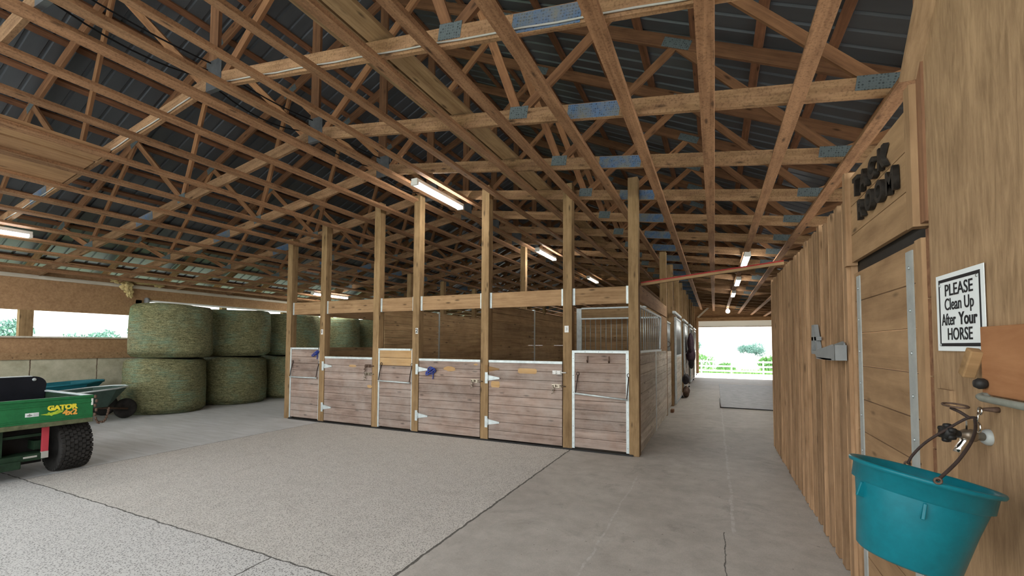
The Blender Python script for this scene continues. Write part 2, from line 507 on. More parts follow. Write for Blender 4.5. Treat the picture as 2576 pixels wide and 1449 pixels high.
# ------------------------------------------------------------------ the building shell
XR, XL, YF, YB = 3.3, -12.5, -2.0, 27.0     # right wall, left wall, open camera side, far gable
PX, PZ = -4.67, 4.19                        # ridge of the trusses' lower line
def zlow(x): return 3.53 - .1415 * x if x > PX else PZ + .165 * (x - PX)
def ztop(x): return 4.78 - .465 * x if x > PX else 4.78 - .465 * (2 * PX - x)

o = MB().add([(-13, YF - 14, 0), (XR + 1, YF - 14, 0), (XR + 1, YB + .1, 0), (-13, YB + .1, 0)], [(0, 1, 2, 3)]).obj('floor', M['floor']); struct(o)
# sloping yard outside
vs = []; fs = []
prof = [(-160, -.2), (-16.5, -.06), (-13, -.02), (-13, -.02), (4.3, -.02), (4.3, -.02), (40, -.2), (160, -.4)]
def gz(y): return -.03 if y < 28 else (-.03 - (y - 28) * .063 if y < 56 else -1.79 + (y - 56) * .008)
ys = [-80, -30, -16.02, 0, 12, 27.1, 28, 36, 46, 56, 90, 160, 260]
xs = [-200, -60, -25, -13.0, 4.3, 20, 60, 200]
for y in ys:
    for x in xs: vs.append((x, y, gz(y) - (.01 if -16.1 < y < 27.2 and -13.1 < x < 4.4 else 0)))
nx = len(xs)
for j in range(len(ys) - 1):
    for i in range(nx - 1):
        fs.append((j * nx + i, j * nx + i + 1, (j + 1) * nx + i + 1, (j + 1) * nx + i))
o = MB().add(vs, fs).obj('ground', M['grass']); struct(o)

# corrugated roof
def roof_side(b, sgn):
    eave = 4.35 if sgn > 0 else 2 * PX - 4.35
    ypts = []
    y = YF - .3
    while y < YB + .5:
        ypts += [(y, 0), (y + .085, 0), (y + .098, .022), (y + .124, .022), (y + .137, 0)]
        y += .225
    off = .155 + .042
    vs = []
    for (yy, hh) in ypts:
        for xx in (eave, PX):
            vs.append((xx, yy, ztop(xx) + off + hh))
    fs = [(2 * i, 2 * i + 1, 2 * i + 3, 2 * i + 2) for i in range(len(ypts) - 1)]
    b.add(vs, fs)
b = MB(); roof_side(b, 1); roof_side(b, -1)
o = b.obj('ceiling', M['roof']); struct(o)

# left wall: concrete base, plywood, long window band
b = MB()
def lw(y0, y1, z0, z1, mi, x0=XL - .12, x1=XL): b.box(x0, x1, y0, y1, z0, z1, None, mi)
lw(YF, YB, 0, 1.20, 0)
lw(YF, YB, 1.20, 1.34, 2, XL - .12, XL + .03)
lw(YF, YB, 1.34, 1.645, 1)
lw(YF, 5.72, 2.20, 3.1, 1)
lw(5.72, 22.5, 2.575, 3.1, 1)
lw(22.5, YB, 1.64, 3.1, 1)
b.obj('wall_left', [M['wallconc'], M['ply_l'], M['header']]); struct(bpy.data.objects['wall_left'])
b = MB().box(XL - .14, XL + .05, YF, 22.5, 1.64, 1.672)
struct(b.obj('trim_1', M['trimwhite']))
struct(member('trim_2', (XL + .02, YF, 2.875), (XL + .02, YB, 2.875), .04, .075, M['trimwhite']))
for i, (y0, y1) in enumerate(((3.70, 3.90), (.9, 1.1), (5.60, 5.78), (7.6, 7.74), (9.5, 9.64), (11.4, 11.54), (13.3, 13.44), (15.2, 15.34), (17.1, 17.24), (19, 19.14))):
    q = member('window_post', (XL - .06, (y0 + y1) / 2, 1.672), (XL - .06, (y0 + y1) / 2, 2.2 if y1 < 5.7 else 2.575), y1 - y0, .12, M['post'], None, (1, 0, 0))
    q.name = 'trim_%d' % (i + 3); struct(q)
# far gable with the aisle doorway; unseen hay-side opening added to light bales
b = MB()
ZD, ZD2 = 2.95, 2.9
def gz_top(x): return ztop(x) + .17
def gable(x0, x1, z0):
    n = 6
    for i in range(n):
        a = x0 + (x1 - x0) * i / n; c = x0 + (x1 - x0) * (i + 1) / n
        vs = [(a, YB, z0), (c, YB, z0), (c, YB, gz_top(c)), (a, YB, gz_top(a)), (a, YB + .1, z0), (c, YB + .1, z0), (c, YB + .1, gz_top(c)), (a, YB + .1, gz_top(a))]
        b.add(vs, [(0, 1, 2, 3), (5, 4, 7, 6), (0, 4, 5, 1), (3, 2, 6, 7), (1, 5, 6, 2), (4, 0, 3, 7)])
gable(XL - .12, -11.9, 0); gable(-11.9, -8.6, 3.1); gable(-8.6, PX, 0); gable(PX, -.83, 0); gable(-.83, 2.85, 2.95); gable(2.85, XR + .1, 0)
b.obj('wall_far', M['ply_l']); struct(bpy.data.objects['wall_far'])
struct(member('trim_20', (-.95, YB - .06, 3.04), (2.95, YB - .06, 3.04), .08, .2, M['header']))
struct(member('trim_21', (-.9, YB - .05, 0), (-.9, YB - .05, 2.95), .14, .1, M['header'], None, (1, 0, 0)))
struct(member('trim_22', (-.86, 26.9, 3.15), (-.2, 26.9, 3.80), .05, .09, M['trimwhite']))
# rolled white door curtain under the far header
t = thing('rolled_door_curtain', 'white roll-up curtain gathered under the header of the far bright doorway', 'curtain', (.95, YB + .1, 2.6))
MB().box(-.83, 2.85, YB + .105, YB + .109, 2.62, 2.97).obj('curtain', M['curtain'], t)
MB().tube([(-.83, YB + .11, 2.62), (2.85, YB + .11, 2.62)], .03, 8).obj('bottom_rail', M['white'], t)

# right side: outer wall beyond the tack room and the tack room's rear wall
b = MB().box(XR, XR + .1, 8, YB, 0, 3.25)
struct(b.obj('wall_right_outer', M['ply_l']))
struct(MB().box(.86, XR, 7.93, 7.97, 0, 2.6).obj('wall_tack_rear', M['ply_l']))
# board and batten tack room wall
b = MB()
y = 3.585
while y < 7.95:
    pitch = .208 if y < 5.78 else .15
    y2 = min(y + pitch * random.uniform(.94, 1.06), 7.97)
    zt = 2.545 + random.uniform(-.02, .03); zb = random.uniform(.0, .02)
    b.box(zb, zt - .02, y + .012, y2 - .012, -.848, -.875)
    wb = .092 if y < 5.78 else .06
    if y + wb < 7.96:
        b.box(zb + .004, zt, y - wb * .2, y + wb * .8, -.808, -.840, bev=.004)
    y = y2
struct(b.obj('wall_right', M['batten'], None, VERT))
# foreground plywood wall and the exposed board ends beside the doorway
b = MB().box(-.02, 3.5, -2.0, 2.375, -.82, -.86)
struct(b.obj('wall_right_front', M['ply_r'], None, VERT))
b = MB(); z = 0.0
for hgt in (.42, .33, .38, .30, .33, .30):
    b.box(.826, .86, 2.376, 2.425, z, z + hgt - .006); z += hgt
struct(b.obj('trim_30', M['edge']))
struct(member('trim_31', (.835, 2.40, 2.08), (.835, 2.40, 3.4), .05, .05, M['edge'], None, (1, 0, 0)))
struct(member('trim_32', (.80, 2.425, 2.72), (.80, 2.0, 3.26), .02, .09, M['ply_r'], None, (1, 0, 0)))
# tack room doorway: header planks, frame, sliding plank door
t = MB()
for i, (z0, z1) in enumerate(((2.10, 2.275), (2.28, 2.465), (2.47, 2.66))):
    t.box(2.46, 3.52, -.825, -.85, z0, z1)
hd = struct(t.obj('trim_33', M['tackdoor'], None, ALONG_Y))
struct(member('trim_34', (.825, 3.545, 2.08), (.825, 3.545, 2.70), .06, .06, M['batten'], None, (1, 0, 0)))
struct(member('trim_35', (.82, 2.455, 2.07), (.82, 2.455, 2.70), .06, .07, M['tackdoor'], None, (1, 0, 0)))
struct(member('trim_36', (.84, 2.46, 0), (.84, 2.46, 2.02), .07, .06, M['tackdoor'], None, (1, 0, 0)))
struct(member('trim_37', (.85, 3.56, 0), (.85, 3.56, 2.08), .04, .05, M['batten'], None, (1, 0, 0)))
struct(MB().box(.86, .9, 2.4, 3.6, 2.0, 2.12).obj('trim_38', M['black']))
b = MB()
zz = [.0, .26, .42, .62, .82, 1.02, 1.22, 1.43, 1.635, 1.842, 2.03]
for i in range(len(zz) - 1):
    b.box(2.50, 3.535, -.84, -.87, zz[i] + .003, zz[i + 1] - .003)
door = struct(b.obj('door_1', M['tackdoor'], None, ALONG_Y))
for y0, y1 in ((3.41, 3.475), (2.60, 2.675)):
    MB().box(.834, .84, y0, y1, .02, 2.0).obj('steel_strap', M['galv_dull'], door)
bz = MB()
for y0 in (3.44, 2.635):
    for z in (.3, .6, .9, 1.12, 1.32, 1.52, 1.72, 1.92):
        bz.lathe([(.009, 0), (.007, .004), (.002, .006)], 8, tr(.834, y0, z) @ Matrix.Rotation(-math.pi / 2, 4, 'Y'))
bz.obj('strap_screw_heads', M['galv_b'], door)['kind'] = 'stuff'
# stacked planks closing the wall below the loft (left rear of the tack room opening is hidden)

# ------------------------------------------------------------------ trusses
def build_truss(y):
    yc = y + .02
    t = thing('roof_truss', '', 'roof truss', (PX, yc, PZ), 0, 'scissor trusses carrying the barn roof')
    xr, xl = 3.45, -12.62
    def ch(nm, xa, xb, f, h, mt):
        a = Vector((xa, yc, f(xa))); c = Vector((xb, yc, f(xb)))
        n = Vector((-(c - a).z, 0, (c - a).x)).normalized()
        if n.z < 0: n = -n
        return member(nm, a + n * h / 2, c + n * h / 2, .04, h, mt, t)
    ch('bottom_chord', PX, xr, zlow, .148, M['truss'])
    ch('bottom_chord', xl, PX, zlow, .148, M['truss'])
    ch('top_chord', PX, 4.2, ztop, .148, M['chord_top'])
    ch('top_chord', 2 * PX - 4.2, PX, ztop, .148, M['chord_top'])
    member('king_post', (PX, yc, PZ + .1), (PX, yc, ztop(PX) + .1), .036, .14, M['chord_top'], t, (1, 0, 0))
    R = [(PX + .15, 'b'), (-2.55, 't'), (-1.77, 'b'), (-.36, 't'), (1.13, 'b'), (2.25, 't')]
    for mir in (False, True):
        pts = []
        for (x, w) in R:
            xx = 2 * PX - x if mir else x
            pts.append(Vector((xx, yc, zlow(xx) + .09 if w == 'b' else ztop(xx) + .05)))
        for a, c in zip(pts, pts[1:]):
            member('web', a, c, .034, .088, M['web'], t)
        for i, (x, w) in enumerate(R):
            if i == 0: continue
            q = pts[i]; b = MB()
            s = (.10, .085) if w == 'b' and x < 0 else (.16, .07)
            b.box(-s[0], s[0], -.0225, .0225, -.04, s[1])
            sl = math.atan(-.1415 if not mir else .165) if w == 'b' else math.atan(-.465 if not mir else .465)
            b.obj('connector_plate', M['plate'], t, tr(q.x, q.y, q.z) @ Matrix.Rotation(-sl, 4, 'Y'))
    b = MB().box(-.10, .15, -.023, .023, -.03, .28)
    b.obj('ridge_plate', M['plate_dark'], t, tr(PX, yc, PZ))
    xs_ = (-1.26 - .77) / 2
    MB().box(-.25, .25, -.0225, .0225, .004, .142).obj('splice_plate', M['plate_blue'], t,
        tr(xs_, yc, zlow(xs_)) @ Matrix.Rotation(math.atan(.1415), 4, 'Y'))
    xs_ = -8.6
    MB().box(-.25, .25, -.0225, .0225, .004, .142).obj('splice_plate', M['plate_blue'], t,
        tr(xs_, yc, zlow(xs_)) @ Matrix.Rotation(-math.atan(.165), 4, 'Y'))
    return t
TY = [2.667 + 1.26 * k for k in range(-1, 19)]
t0 = build_truss(TY[0])
t0['label'] = 'timber scissor roof truss nearest the camera, just above the foreground'
for i, y in enumerate(TY[1:]):
    clone(t0, (0, y - TY[0], 0), 'timber scissor roof truss, %s one back from the camera end of the barn' % ORD[i + 1])

# flat ceiling straps nailed under the trusses
right_x = [-4.44, -3.85, -3.15, -2.47, -1.90, -1.27, -.66, -.03, .59, 1.20, 1.81, 2.43, 3.0]
left_x = [-4.86, -5.45, -6.06, -6.70, -7.32, -7.90, -8.48, -9.05, -9.65, -10.25, -10.85, -11.42, -11.95]
def strap(x, lab, w=.106):
    sl = .1415 if x > PX else -.165
    z = zlow(x) - .021
    T = tr(x, .3, z) @ Matrix.Rotation(sl if x > PX else sl, 4, 'Y') @ ALONG_Y
    q = MB().box(0, 26.6, -w / 2, w / 2, -.02, .019).obj('ceiling_strap', M['strap'], None, T)
    tag(q, lab, 'ceiling strap', 'flat boards strapped under the trusses')
for i, x in enumerate(right_x):
    strap(x, 'flat ceiling strap on the tack room side, %s below the ridge line' % ORD[i], .18 if i == 0 else .106)
for i, x in enumerate(left_x):
    strap(x, 'flat ceiling strap on the hay side, %s below the ridge line' % ORD[i], .13 if i == 0 else .106)

# roof purlins lying on the top chords
for sgn, side in ((1, 'tack room side'), (-1, 'hay side')):
    for i in range(14):
        xx = -4.5 + i * .62
        x = xx if sgn > 0 else 2 * PX - xx
        T = tr(x, YF - .2, ztop(x) + .155 + .021) @ Matrix.Rotation(math.atan(.465) * sgn, 4, 'Y') @ ALONG_Y
        q = MB().box(0, YB - YF + .3, -.045, .045, -.019, .018).obj('roof_purlin', M['purlin'], None, T)
        tag(q, 'roof purlin against the dark sheeting, %s, %s down from the ridge' % (side, ORD[i]), 'roof purlin', 'purlins under the roof sheets')

# catwalk planks laid along the trusses
for i, (x, lab) in enumerate(((-2.72, 'grey plank lying along the trusses right of the ridge, nearer the ridge'), (-2.46, 'grey plank lying along the trusses right of the ridge, farther from the ridge'))):
    zz_ = zlow(x) + .185
    q = member('catwalk_plank', (x, .5, zz_), (x, 14.0, zz_), .2, .038, M['inner'])
    tag(q, lab, 'plank', 'planks lying along the trusses')
for i, (x, y, lab) in enumerate(((-2.62, 2.22, 'short wood block lying on the catwalk planks nearer the camera'), (-2.55, 3.05, 'short wood block lying on the catwalk planks beyond the nearest truss'))):
    q = MB().box(-.05, .22, -.045, .045, 0, .04).obj('wood_block', M['peg'], None, tr(x - .12, y, zlow(x) + .23))
    tag(q, lab, 'wood block')
# loft boards on the straps at the left
for i, (x0, x1, lab) in enumerate(((-6.98, -6.62, 'plank laid loose on the ceiling straps above the green vehicle, nearest the ridge'),
                                   (-7.42, -7.02, 'plank laid loose on the ceiling straps above the green vehicle, middle of three'),
                                   (-7.98, -7.46, 'wide plank laid loose on the ceiling straps above the green vehicle, lowest of three'))):
    xm = (x0 + x1) / 2
    T = tr(xm, 1.46, zlow(xm) + .014) @ Matrix.Rotation(-math.atan(.165), 4, 'Y') @ ALONG_Y
    q = MB().box(0, 1.19, -(x1 - x0) / 2, (x1 - x0) / 2, -.012, .012).obj('loft_plank', M['loft'], None, T)
    tag(q, lab, 'plank', 'loose planks on the ceiling straps')
# conduit along the nearest chords, black cables near the ridge
pts = [(x, TY[1] - .009, zlow(x) + .028 + .004 * math.sin(x * 9)) for x in [PX + .25 + i * .25 for i in range(23)]]
tag(MB().tube(pts, .007, 6).obj('conduit_run', M['conduit']), 'thin pale conduit clipped along the near truss bottom chord, tack room side', 'conduit')
pts = [(x, TY[1] - .009, zlow(x) + .028 + .006 * math.sin(x * 7)) for x in [PX - .35 - i * .25 for i in range(20)]]
tag(MB().tube(pts, .007, 6).obj('conduit_run', M['conduit']), 'thin pale conduit clipped along the near truss bottom chord, hay side', 'conduit')
for i, (dx, dz, sag) in enumerate(((-.03, .26, .10), (-.10, .20, .16), (.02, .32, .06))):
    pts = []
    for k in range(5):
        ya, yb = TY[0] + 1.26 * k, TY[0] + 1.26 * (k + 1)
        for j in range(8):
            u = j / 8
            pts.append((PX + dx - .05, ya + (yb - ya) * u, PZ + dz - .06 - sag * 4 * u * (1 - u) * (.6 + .2 * (k % 2))))
    tag(MB().tube(pts, .008, 6).obj('hanging_cable', M['cable']), 'black cable sagging between the ridge plates, %s of three' % ('middle', 'lowest', 'highest')[i], 'cable', 'black cables along the ridge')

# ------------------------------------------------------------------ stall posts
YS = 6.365
def post(x, y, ztop_, lab, w=.14, grp='timber stall posts'):
    q = member('stall_post', (x, y, 0), (x, y, ztop_), w, w, M['post'], None, (0, 1, 0), bev=.005)
    return tag(q, lab, 'post', grp)
PXS = [-8.095, -7.115, -5.735, -4.82, -3.425, -2.01, -1.037]
PZT = [3.76, 3.95, 4.22, 4.23, 4.20, 4.02, 3.96]
plab = ['timber post at the far hay-side end of the stall fronts', 'timber stall post carrying the number 1 plate', 'timber stall post between the first low door and the panel with fresh top planks',
        'timber stall post carrying the number 2 plate', 'timber stall post between the two wide low doors', 'timber stall post carrying the number 3 plate',
        'timber corner post where the stall fronts meet the aisle']
for x, z, l in zip(PXS, PZT, plab): post(x, YS, z, l)
post(-1.037, 10.30, 3.66, 'timber post at the far end of the pale stall side wall')
AY = [12.0, 14.05, 15.6, 17.7, 19.3, 21.4, 23.0, 25.1]
for i, y in enumerate(AY):
    post(-1.037, y, 3.66, 'timber post in the aisle row, %s beyond the pale stall side wall' % ORD[i])
for i, y in enumerate([10.30, 12.0, 14.05, 17.7, 21.4, 25.1]):
    post(-8.095, y, 3.62, 'timber post of the hay-side row behind the first stall, %s from the camera' % ORD[i])
post(-4.55, 10.5, 4.15, 'timber post standing under the ridge behind the middle stall')

# headers with galvanised end channels
for i in range(6):
    a, c = PXS[i] + .07, PXS[i + 1] - .07
    t = thing('stall_header', 'header board over the stall fronts, %s bay counted from the aisle corner post' % ORD[5 - i], 'header board', ((a + c) / 2, YS, 2.15), 0, 'header boards over the stall fronts')
    member('board', (a, YS, 2.278), (c, YS, 2.278), .04, .245, M['header'], t)
    for x in ((a + .018, c - .018) if i >= 2 else (a + .014,)):
        MB().box(x - .02, x + .02, YS - .028, YS + .028, 2.15, 2.405).obj('end_channel', M['galv'], t)

# ------------------------------------------------------------------ stall fronts
YD = 6.325
def planks(b, L, z0, z1, th, pitch=.138, skew=0.0):
    z = z0
    while z < z1 - .01:
        zz2 = min(z + pitch, z1)
        b.box(0, L, -th / 2, th / 2, z + .0025, zz2 - .0025, bev=.003)
        z = zz2
def bar(x0, x1, zb0, zb1, zt, lab):
    y = YD - .075
    t = thing('blanket_bar', lab, 'blanket bar', ((x0 + x1) / 2, y, zb0), 0, 'blanket bars on the stall fronts')
    MB().tube([(x0, y, zb0), (x1, y, zb1)], .013, 8).obj('rod', M['galv'], t)
    for x, z in ((x0 + .01, zb0), (x1 - .01, zb1)):
        b = MB()
        b.tube([(x, y, z), (x + .012, y + .012, (z + zt) / 2), (x + .02, YD - .028, zt)], .008, 6)
        b.tube([(x + .02 + .02 * math.cos(k), YD - .026, zt + .025 + .025 * math.sin(k)) for k in [i * math.pi / 5 for i in range(10)]], .005, 6, closed=True)
        b.obj('cord', M['rope'], t)
def screws(pts, y, par):
    b = MB()
    for x, z in pts: b.lathe([(.008, 0), (.006, .004), (.001, .005)], 6, tr(x, y, z) @ Matrix.Rotation(math.pi / 2, 4, 'X'))
    o = b.obj('frame_screws', M['galv_b'], par); o['kind'] = 'stuff'
def panel(i, lab, kind):
    x0, x1 = PXS[i] + .07, PXS[i + 1] - .07
    t = thing('stall_hoarding', lab, 'stall boarding', ((x0 + x1) / 2, YD, 0), 0, 'tall plank panels in the stall fronts')
    L = x1 - x0
    b = MB()
    if kind == 'fresh':
        planks(b, L, .045, 1.16, .036)
        b.obj('planking', M['plank'], t, tr(x0, YD, 0))
        b2 = MB(); planks(b2, L, 1.16, 1.445, .036, .142)
        b2.obj('fresh_planks', M['plank_new'], t, tr(x0, YD, 0))['label'] = 'two fresh yellow planks at the top'
    else:
        planks(b, L, .045, 1.445, .036)
        b.obj('planking', M['plank'], t, tr(x0, YD, 0))
    w = .04
    if kind == 'framed':
        for xa in (x0, x1 - w):
            MB().box(xa, xa + w, YD - .026, YD + .026, .03, 1.47).obj('edge_channel', M['galv'], t)
        screws([(xa + w / 2, z) for xa in (x0, x1 - w) for z in (.1, .35, .6, .85, 1.1, 1.35)] + [(x0 + .2 + k * .2, 1.45) for k in range(3)], YD - .026, t)
    else:
        MB().box(x0, x0 + .032, YD - .026, YD + .026, .03, 1.47).obj('edge_channel', M['galv'], t)
        MB().box(x1 - .012, x1, YD - .026, YD + .026, .03, 1.47).obj('edge_channel', M['galv'], t)
    MB().box(x0 + w, x1 - w, YD - .026, YD + .026, 1.435, 1.47).obj('top_channel', M['galv'], t)
    return t
panel(0, 'narrow plank panel with a blue halter at its top corner', 'plain')
panel(2, 'narrow plank panel with two fresh yellow planks at the top', 'fresh')
pf = panel(4 + 1, 'narrow plank panel in a pale galvanised frame beside the corner post', 'framed')
bar(-7.97, -7.2, .868, .868, 1.15, 'blanket bar across the panel at the hay-side end of the stalls')
bar(-5.62, -4.9, .88, .865, 1.16, 'blanket bar across the panel with fresh top planks')
bar(-1.88, -1.12, .84, .785, 1.10, 'tilted blanket bar across the galvanised-framed panel by the corner post')
for x, s in ((-1.703, 'nearer the number 3 post'), (-1.387, 'nearer the corner post')):
    b = MB().box(x - .008, x + .008, YD - .03, YD - .018, 1.29, 1.39)
    b.tube([(x, YD - .03, 1.32), (x, YD - .05, 1.30), (x, YD - .062, 1.315), (x, YD - .065, 1.335)], .006, 6)
    tag(b.obj('coat_hook', M['iron']), 'small iron hook on the galvanised-framed panel, ' + s, 'hook', 'iron hooks on the framed panel')

def strap_hinge(x, z, par, flip=1, mt=None, L=.20):
    y = YD - .0255
    b = MB().box(x - .062, x - .012, 6.287, 6.296, z - .09, z + .09)
    b.add([(x - .01, y - .006, z + .045), (x + L, y - .006, z + .012), (x + L, y - .006, z - .012), (x - .01, y - .006, z - .045),
           (x - .01, y, z + .045), (x + L, y, z + .012), (x + L, y, z - .012), (x - .01, y, z - .045)],
          [(0, 3, 2, 1), (4, 5, 6, 7), (0, 1, 5, 4), (2, 3, 7, 6), (1, 2, 6, 5), (3, 0, 4, 7)])
    b.lathe([(.011, -.055), (.011, .055)], 10, tr(x - .008, y - .008, z))
    b.obj('strap_hinge', mt or M['galv'], par)
def bolt(x, z, par, mt, white=False):
    y = YD - .028
    b = MB().box(x - .16, x - .015, y - .006, y, z - .028, z + .028)
    b.tube([(x - .15, y - .018, z), (x + .06, y - .018, z)], .010, 8)
    b.box(x - .12, x - .10, y - .03, y, z - .02, z + .02); b.box(x - .05, x - .03, y - .03, y, z - .02, z + .02)
    if not white:
        b.tube([(x - .12, y - .02, z), (x - .125, y - .035, z - .04), (x - .11, y - .035, z - .075)], .007, 6)
        pts = [(x - .14 + .02 * math.sin(k * 1.3), y - .03, z - .02 - .012 * k) for k in range(9)]
        b.tube(pts, .007, 6)
    b.obj('slide_bolt', mt, par)
def low_door(i, lab, sag=0.0):
    x0, x1 = PXS[i] + .078, PXS[i + 1] - .085
    L = x1 - x0
    t = thing('stall_door', lab, 'stall door', (x0, YD, .035), 0, 'low plank doors in the stall fronts')
    b = MB(); planks(b, L, .035, 1.272, .036)
    sh = Matrix.Identity(4)
    if sag: sh[0][2] = 0
    b.obj('planking', M['plank'], t, tr(x0, YD, 0))
    MB().box(x0, x1, YD - .025, YD + .025, 1.262, 1.30).obj('top_channel', M['galv'], t)
    strap_hinge(x0, 1.11 if i != 4 else 1.01, t); strap_hinge(x0, .30, t)
    if i == 4:
        b = MB().box(x0 - .062, x0 - .012, 6.287, 6.296, 1.12, 1.22)
        y = YD - .024
        b.add([(x0, y, 1.2), (x0 + .19, y, 1.165), (x0 + .19, y, 1.145), (x0, y, 1.11), (x0, y + .01, 1.2), (x0 + .19, y + .01, 1.165), (x0 + .19, y + .01, 1.145), (x0, y + .01, 1.11)],
              [(0, 3, 2, 1), (4, 5, 6, 7), (0, 1, 5, 4), (2, 3, 7, 6), (1, 2, 6, 5), (3, 0, 4, 7)])
        b.obj('bare_hinge_mark', M['peg'], t)['label'] = 'pale wooden hinge shape left by an old hinge'
    zb = {1: .99, 3: .95, 4: .93}[i]
    bolt(x1, zb, t, M['brass'])
    if i == 1: bolt(x1, 1.14, t, M['iron'])
    if i == 4: bolt(x1 + .01, 1.135, t, M['white'], True)
    for (xa, xb, za, zb2) in {1: ((.62, .85, 1.10, 1.16), (1.1, 1.235, .72, .79)), 3: ((.5, .78, 1.09, 1.18), (1.1, 1.2, 1.2, 1.24)), 4: ((.52, .84, 1.10, 1.18), (.04, .2, .86, .96))}[i]:
        b = MB(); n = 14
        vs = [(x0 + (xa + xb) / 2, YD - .0195, (za + zb2) / 2)]
        for k in range(n):
            a = 2 * math.pi * k / n; r = random.uniform(.75, 1.0) if i != 4 else 1.0
            ca, sa = math.cos(a), math.sin(a)
            if i == 4: ca, sa = max(-.75, min(.75, ca)) / .75, max(-.75, min(.75, sa)) / .75
            vs.append((x0 + (xa + xb) / 2 + (xb - xa) / 2 * r * ca, YD - .0195, (za + zb2) / 2 + (zb2 - za) / 2 * r * sa))
        b.add(vs, [(0, k + 1, (k + 1) % n + 1) for k in range(n)])
        b.obj('worn_patch', M['plank_new'], t)['label'] = 'worn patch of bare yellow wood'
    return t
low_door(1, 'low plank stall door between the number 1 post and the panel with fresh top planks')
low_door(3, 'low plank stall door beside the number 2 post with a blue halter on it')
low_door(4, 'low plank stall door with a white slide bolt beside the number 3 post')
MB().box(-8.02, -1.05, YD - .05, YD + .05, 0, .022).obj('trim_40', M['black']); struct(bpy.data.objects['trim_40'])

# blue rope halters
def halter(x, z, s, lab):
    b = MB()
    for k in range(4):
        cx, cz = x + random.uniform(-.04, .04) * s, z + random.uniform(-.03, .03) * s
        r = (.05 + .012 * k) * s
        b.tube([(cx + r * math.cos(a) * (1 + .25 * math.sin(2 * a + k)), YD - .04 - .012 * k, cz + r * .7 * math.sin(a + .4 * k)) for a in [i * math.pi / 8 for i in range(16)]], .008, 6, closed=True)
    b.tube([(x + .02, YD - .04, z), (x + .03, YD - .045, z - .08 * s), (x + .02, YD - .04, z - .15 * s)], .008, 6)
    tag(b.obj('halter', M['blue']), lab, 'halter', 'blue rope halters')
halter(-4.45, 1.10, 1.0, 'blue rope halter hanging on the low door beside the number 2 post')
halter(-7.25, 1.36, .8, 'blue rope halter hanging at the top of the hay-side end panel')
# number plates
for x, s, z in ((-7.115, '1', 1.787), (-4.79, '2', 1.787), (-2.02, '3', 1.79)):
    t = thing('number_plate', 'small white plate with a black %s on a stall post' % {'1': 'one', '2': 'two', '3': 'three'}[s], 'number plate', (x, 6.29, z), 0, None)
    w = .026 if s != '3' else .032
    MB().box(x - w, x + w, 6.288, 6.294, z - .05, z + .05).obj('plate', M['white'], t)
    if s != '3':
        text_mesh('numeral', s, .095, .001, M['text'], t, tr(x, 6.286, z) @ Matrix.Rotation(math.pi / 2, 4, 'X'), .002)
    else:
        text_mesh('numeral', s, .06, .001, M['greyplastic'], t, tr(x, 6.286, z) @ Matrix.Rotation(math.pi / 2, 4, 'X'), .0)

# stall partitions
def wallboards(nm, p0, p1, z0, z1, mt, lab, cat='stall partition', channel=(), th=.038, grp='plank stall partitions'):
    p0, p1 = Vector(p0), Vector(p1)
    T, L = frame((p0.x, p0.y, 0), (p1.x, p1.y, 0))
    t = thing(nm, lab, cat, (p0.x, p0.y, 0), 0, grp)
    b = MB(); planks(b, L, z0, z1, th); b.obj('planking', mt, t, T)
    for c in channel:
        MB().box(c - .025, c + .025, -.026, .026, z0, z1 + .02).obj('channel', M['galv_b'], t, T)
    return t
wallboards('stall_partition', (-3.38, 6.45), (-3.38, 10.28), .02, 2.25, M['inner'], 'plank partition seen above the low door by the number 3 post', channel=(1.87,))
wallboards('stall_partition', (-5.68, 6.45), (-5.68, 10.28), .02, 2.25, M['inner'], 'dark plank partition seen above the low door by the number 2 post', channel=(1.80,))
wallboards('stall_partition', (-8.04, 6.45), (-8.04, 10.20), .02, 1.47, M['inner'], 'low dark plank side wall of the first stall, hay bales showing above it')
tag(member('stall_header', (-8.04, 6.44, 2.29), (-8.04, 10.2, 2.29), .04, .24, M['header']), 'header board running back along the hay side of the first stall', 'header board')
wallboards('stall_partition', (-8.0, 10.3), (-3.45, 10.3), .02, 2.25, M['inner'], 'plank rear wall of the first two stalls')
wallboards('stall_partition', (-3.35, 10.32), (-1.12, 10.32), .02, 1.40, M['inner'], 'plank rear wall of the third stall below the bars')
t = thing('bar_grille', 'grille of upright bars on the rear wall of the third stall', 'grille', (-2.0, 10.32, 1.4), 0, 'barred openings')
MB().box(-3.05, -2.93, 10.29, 10.35, 1.4, 2.44).obj('frame_upright', M['galv'], t)
for z in (2.17, 2.42): MB().box(-2.93, -1.12, 10.29, 10.35, z, z + .035).obj('frame_rail', M['galv'], t)
MB().box(-2.93, -1.12, 10.30, 10.34, 1.40, 1.435).obj('frame_rail', M['galv'], t)
for i in range(14):
    x = -2.84 + i * .125
    MB().tube([(x, 10.32, 1.43), (x, 10.32, 2.18)], .010, 6).obj('bar', M['galv_b'], t)
member('board', (-2.93, 10.33, 2.31), (-1.12, 10.33, 2.31), .03, .21, M['inner'], t)
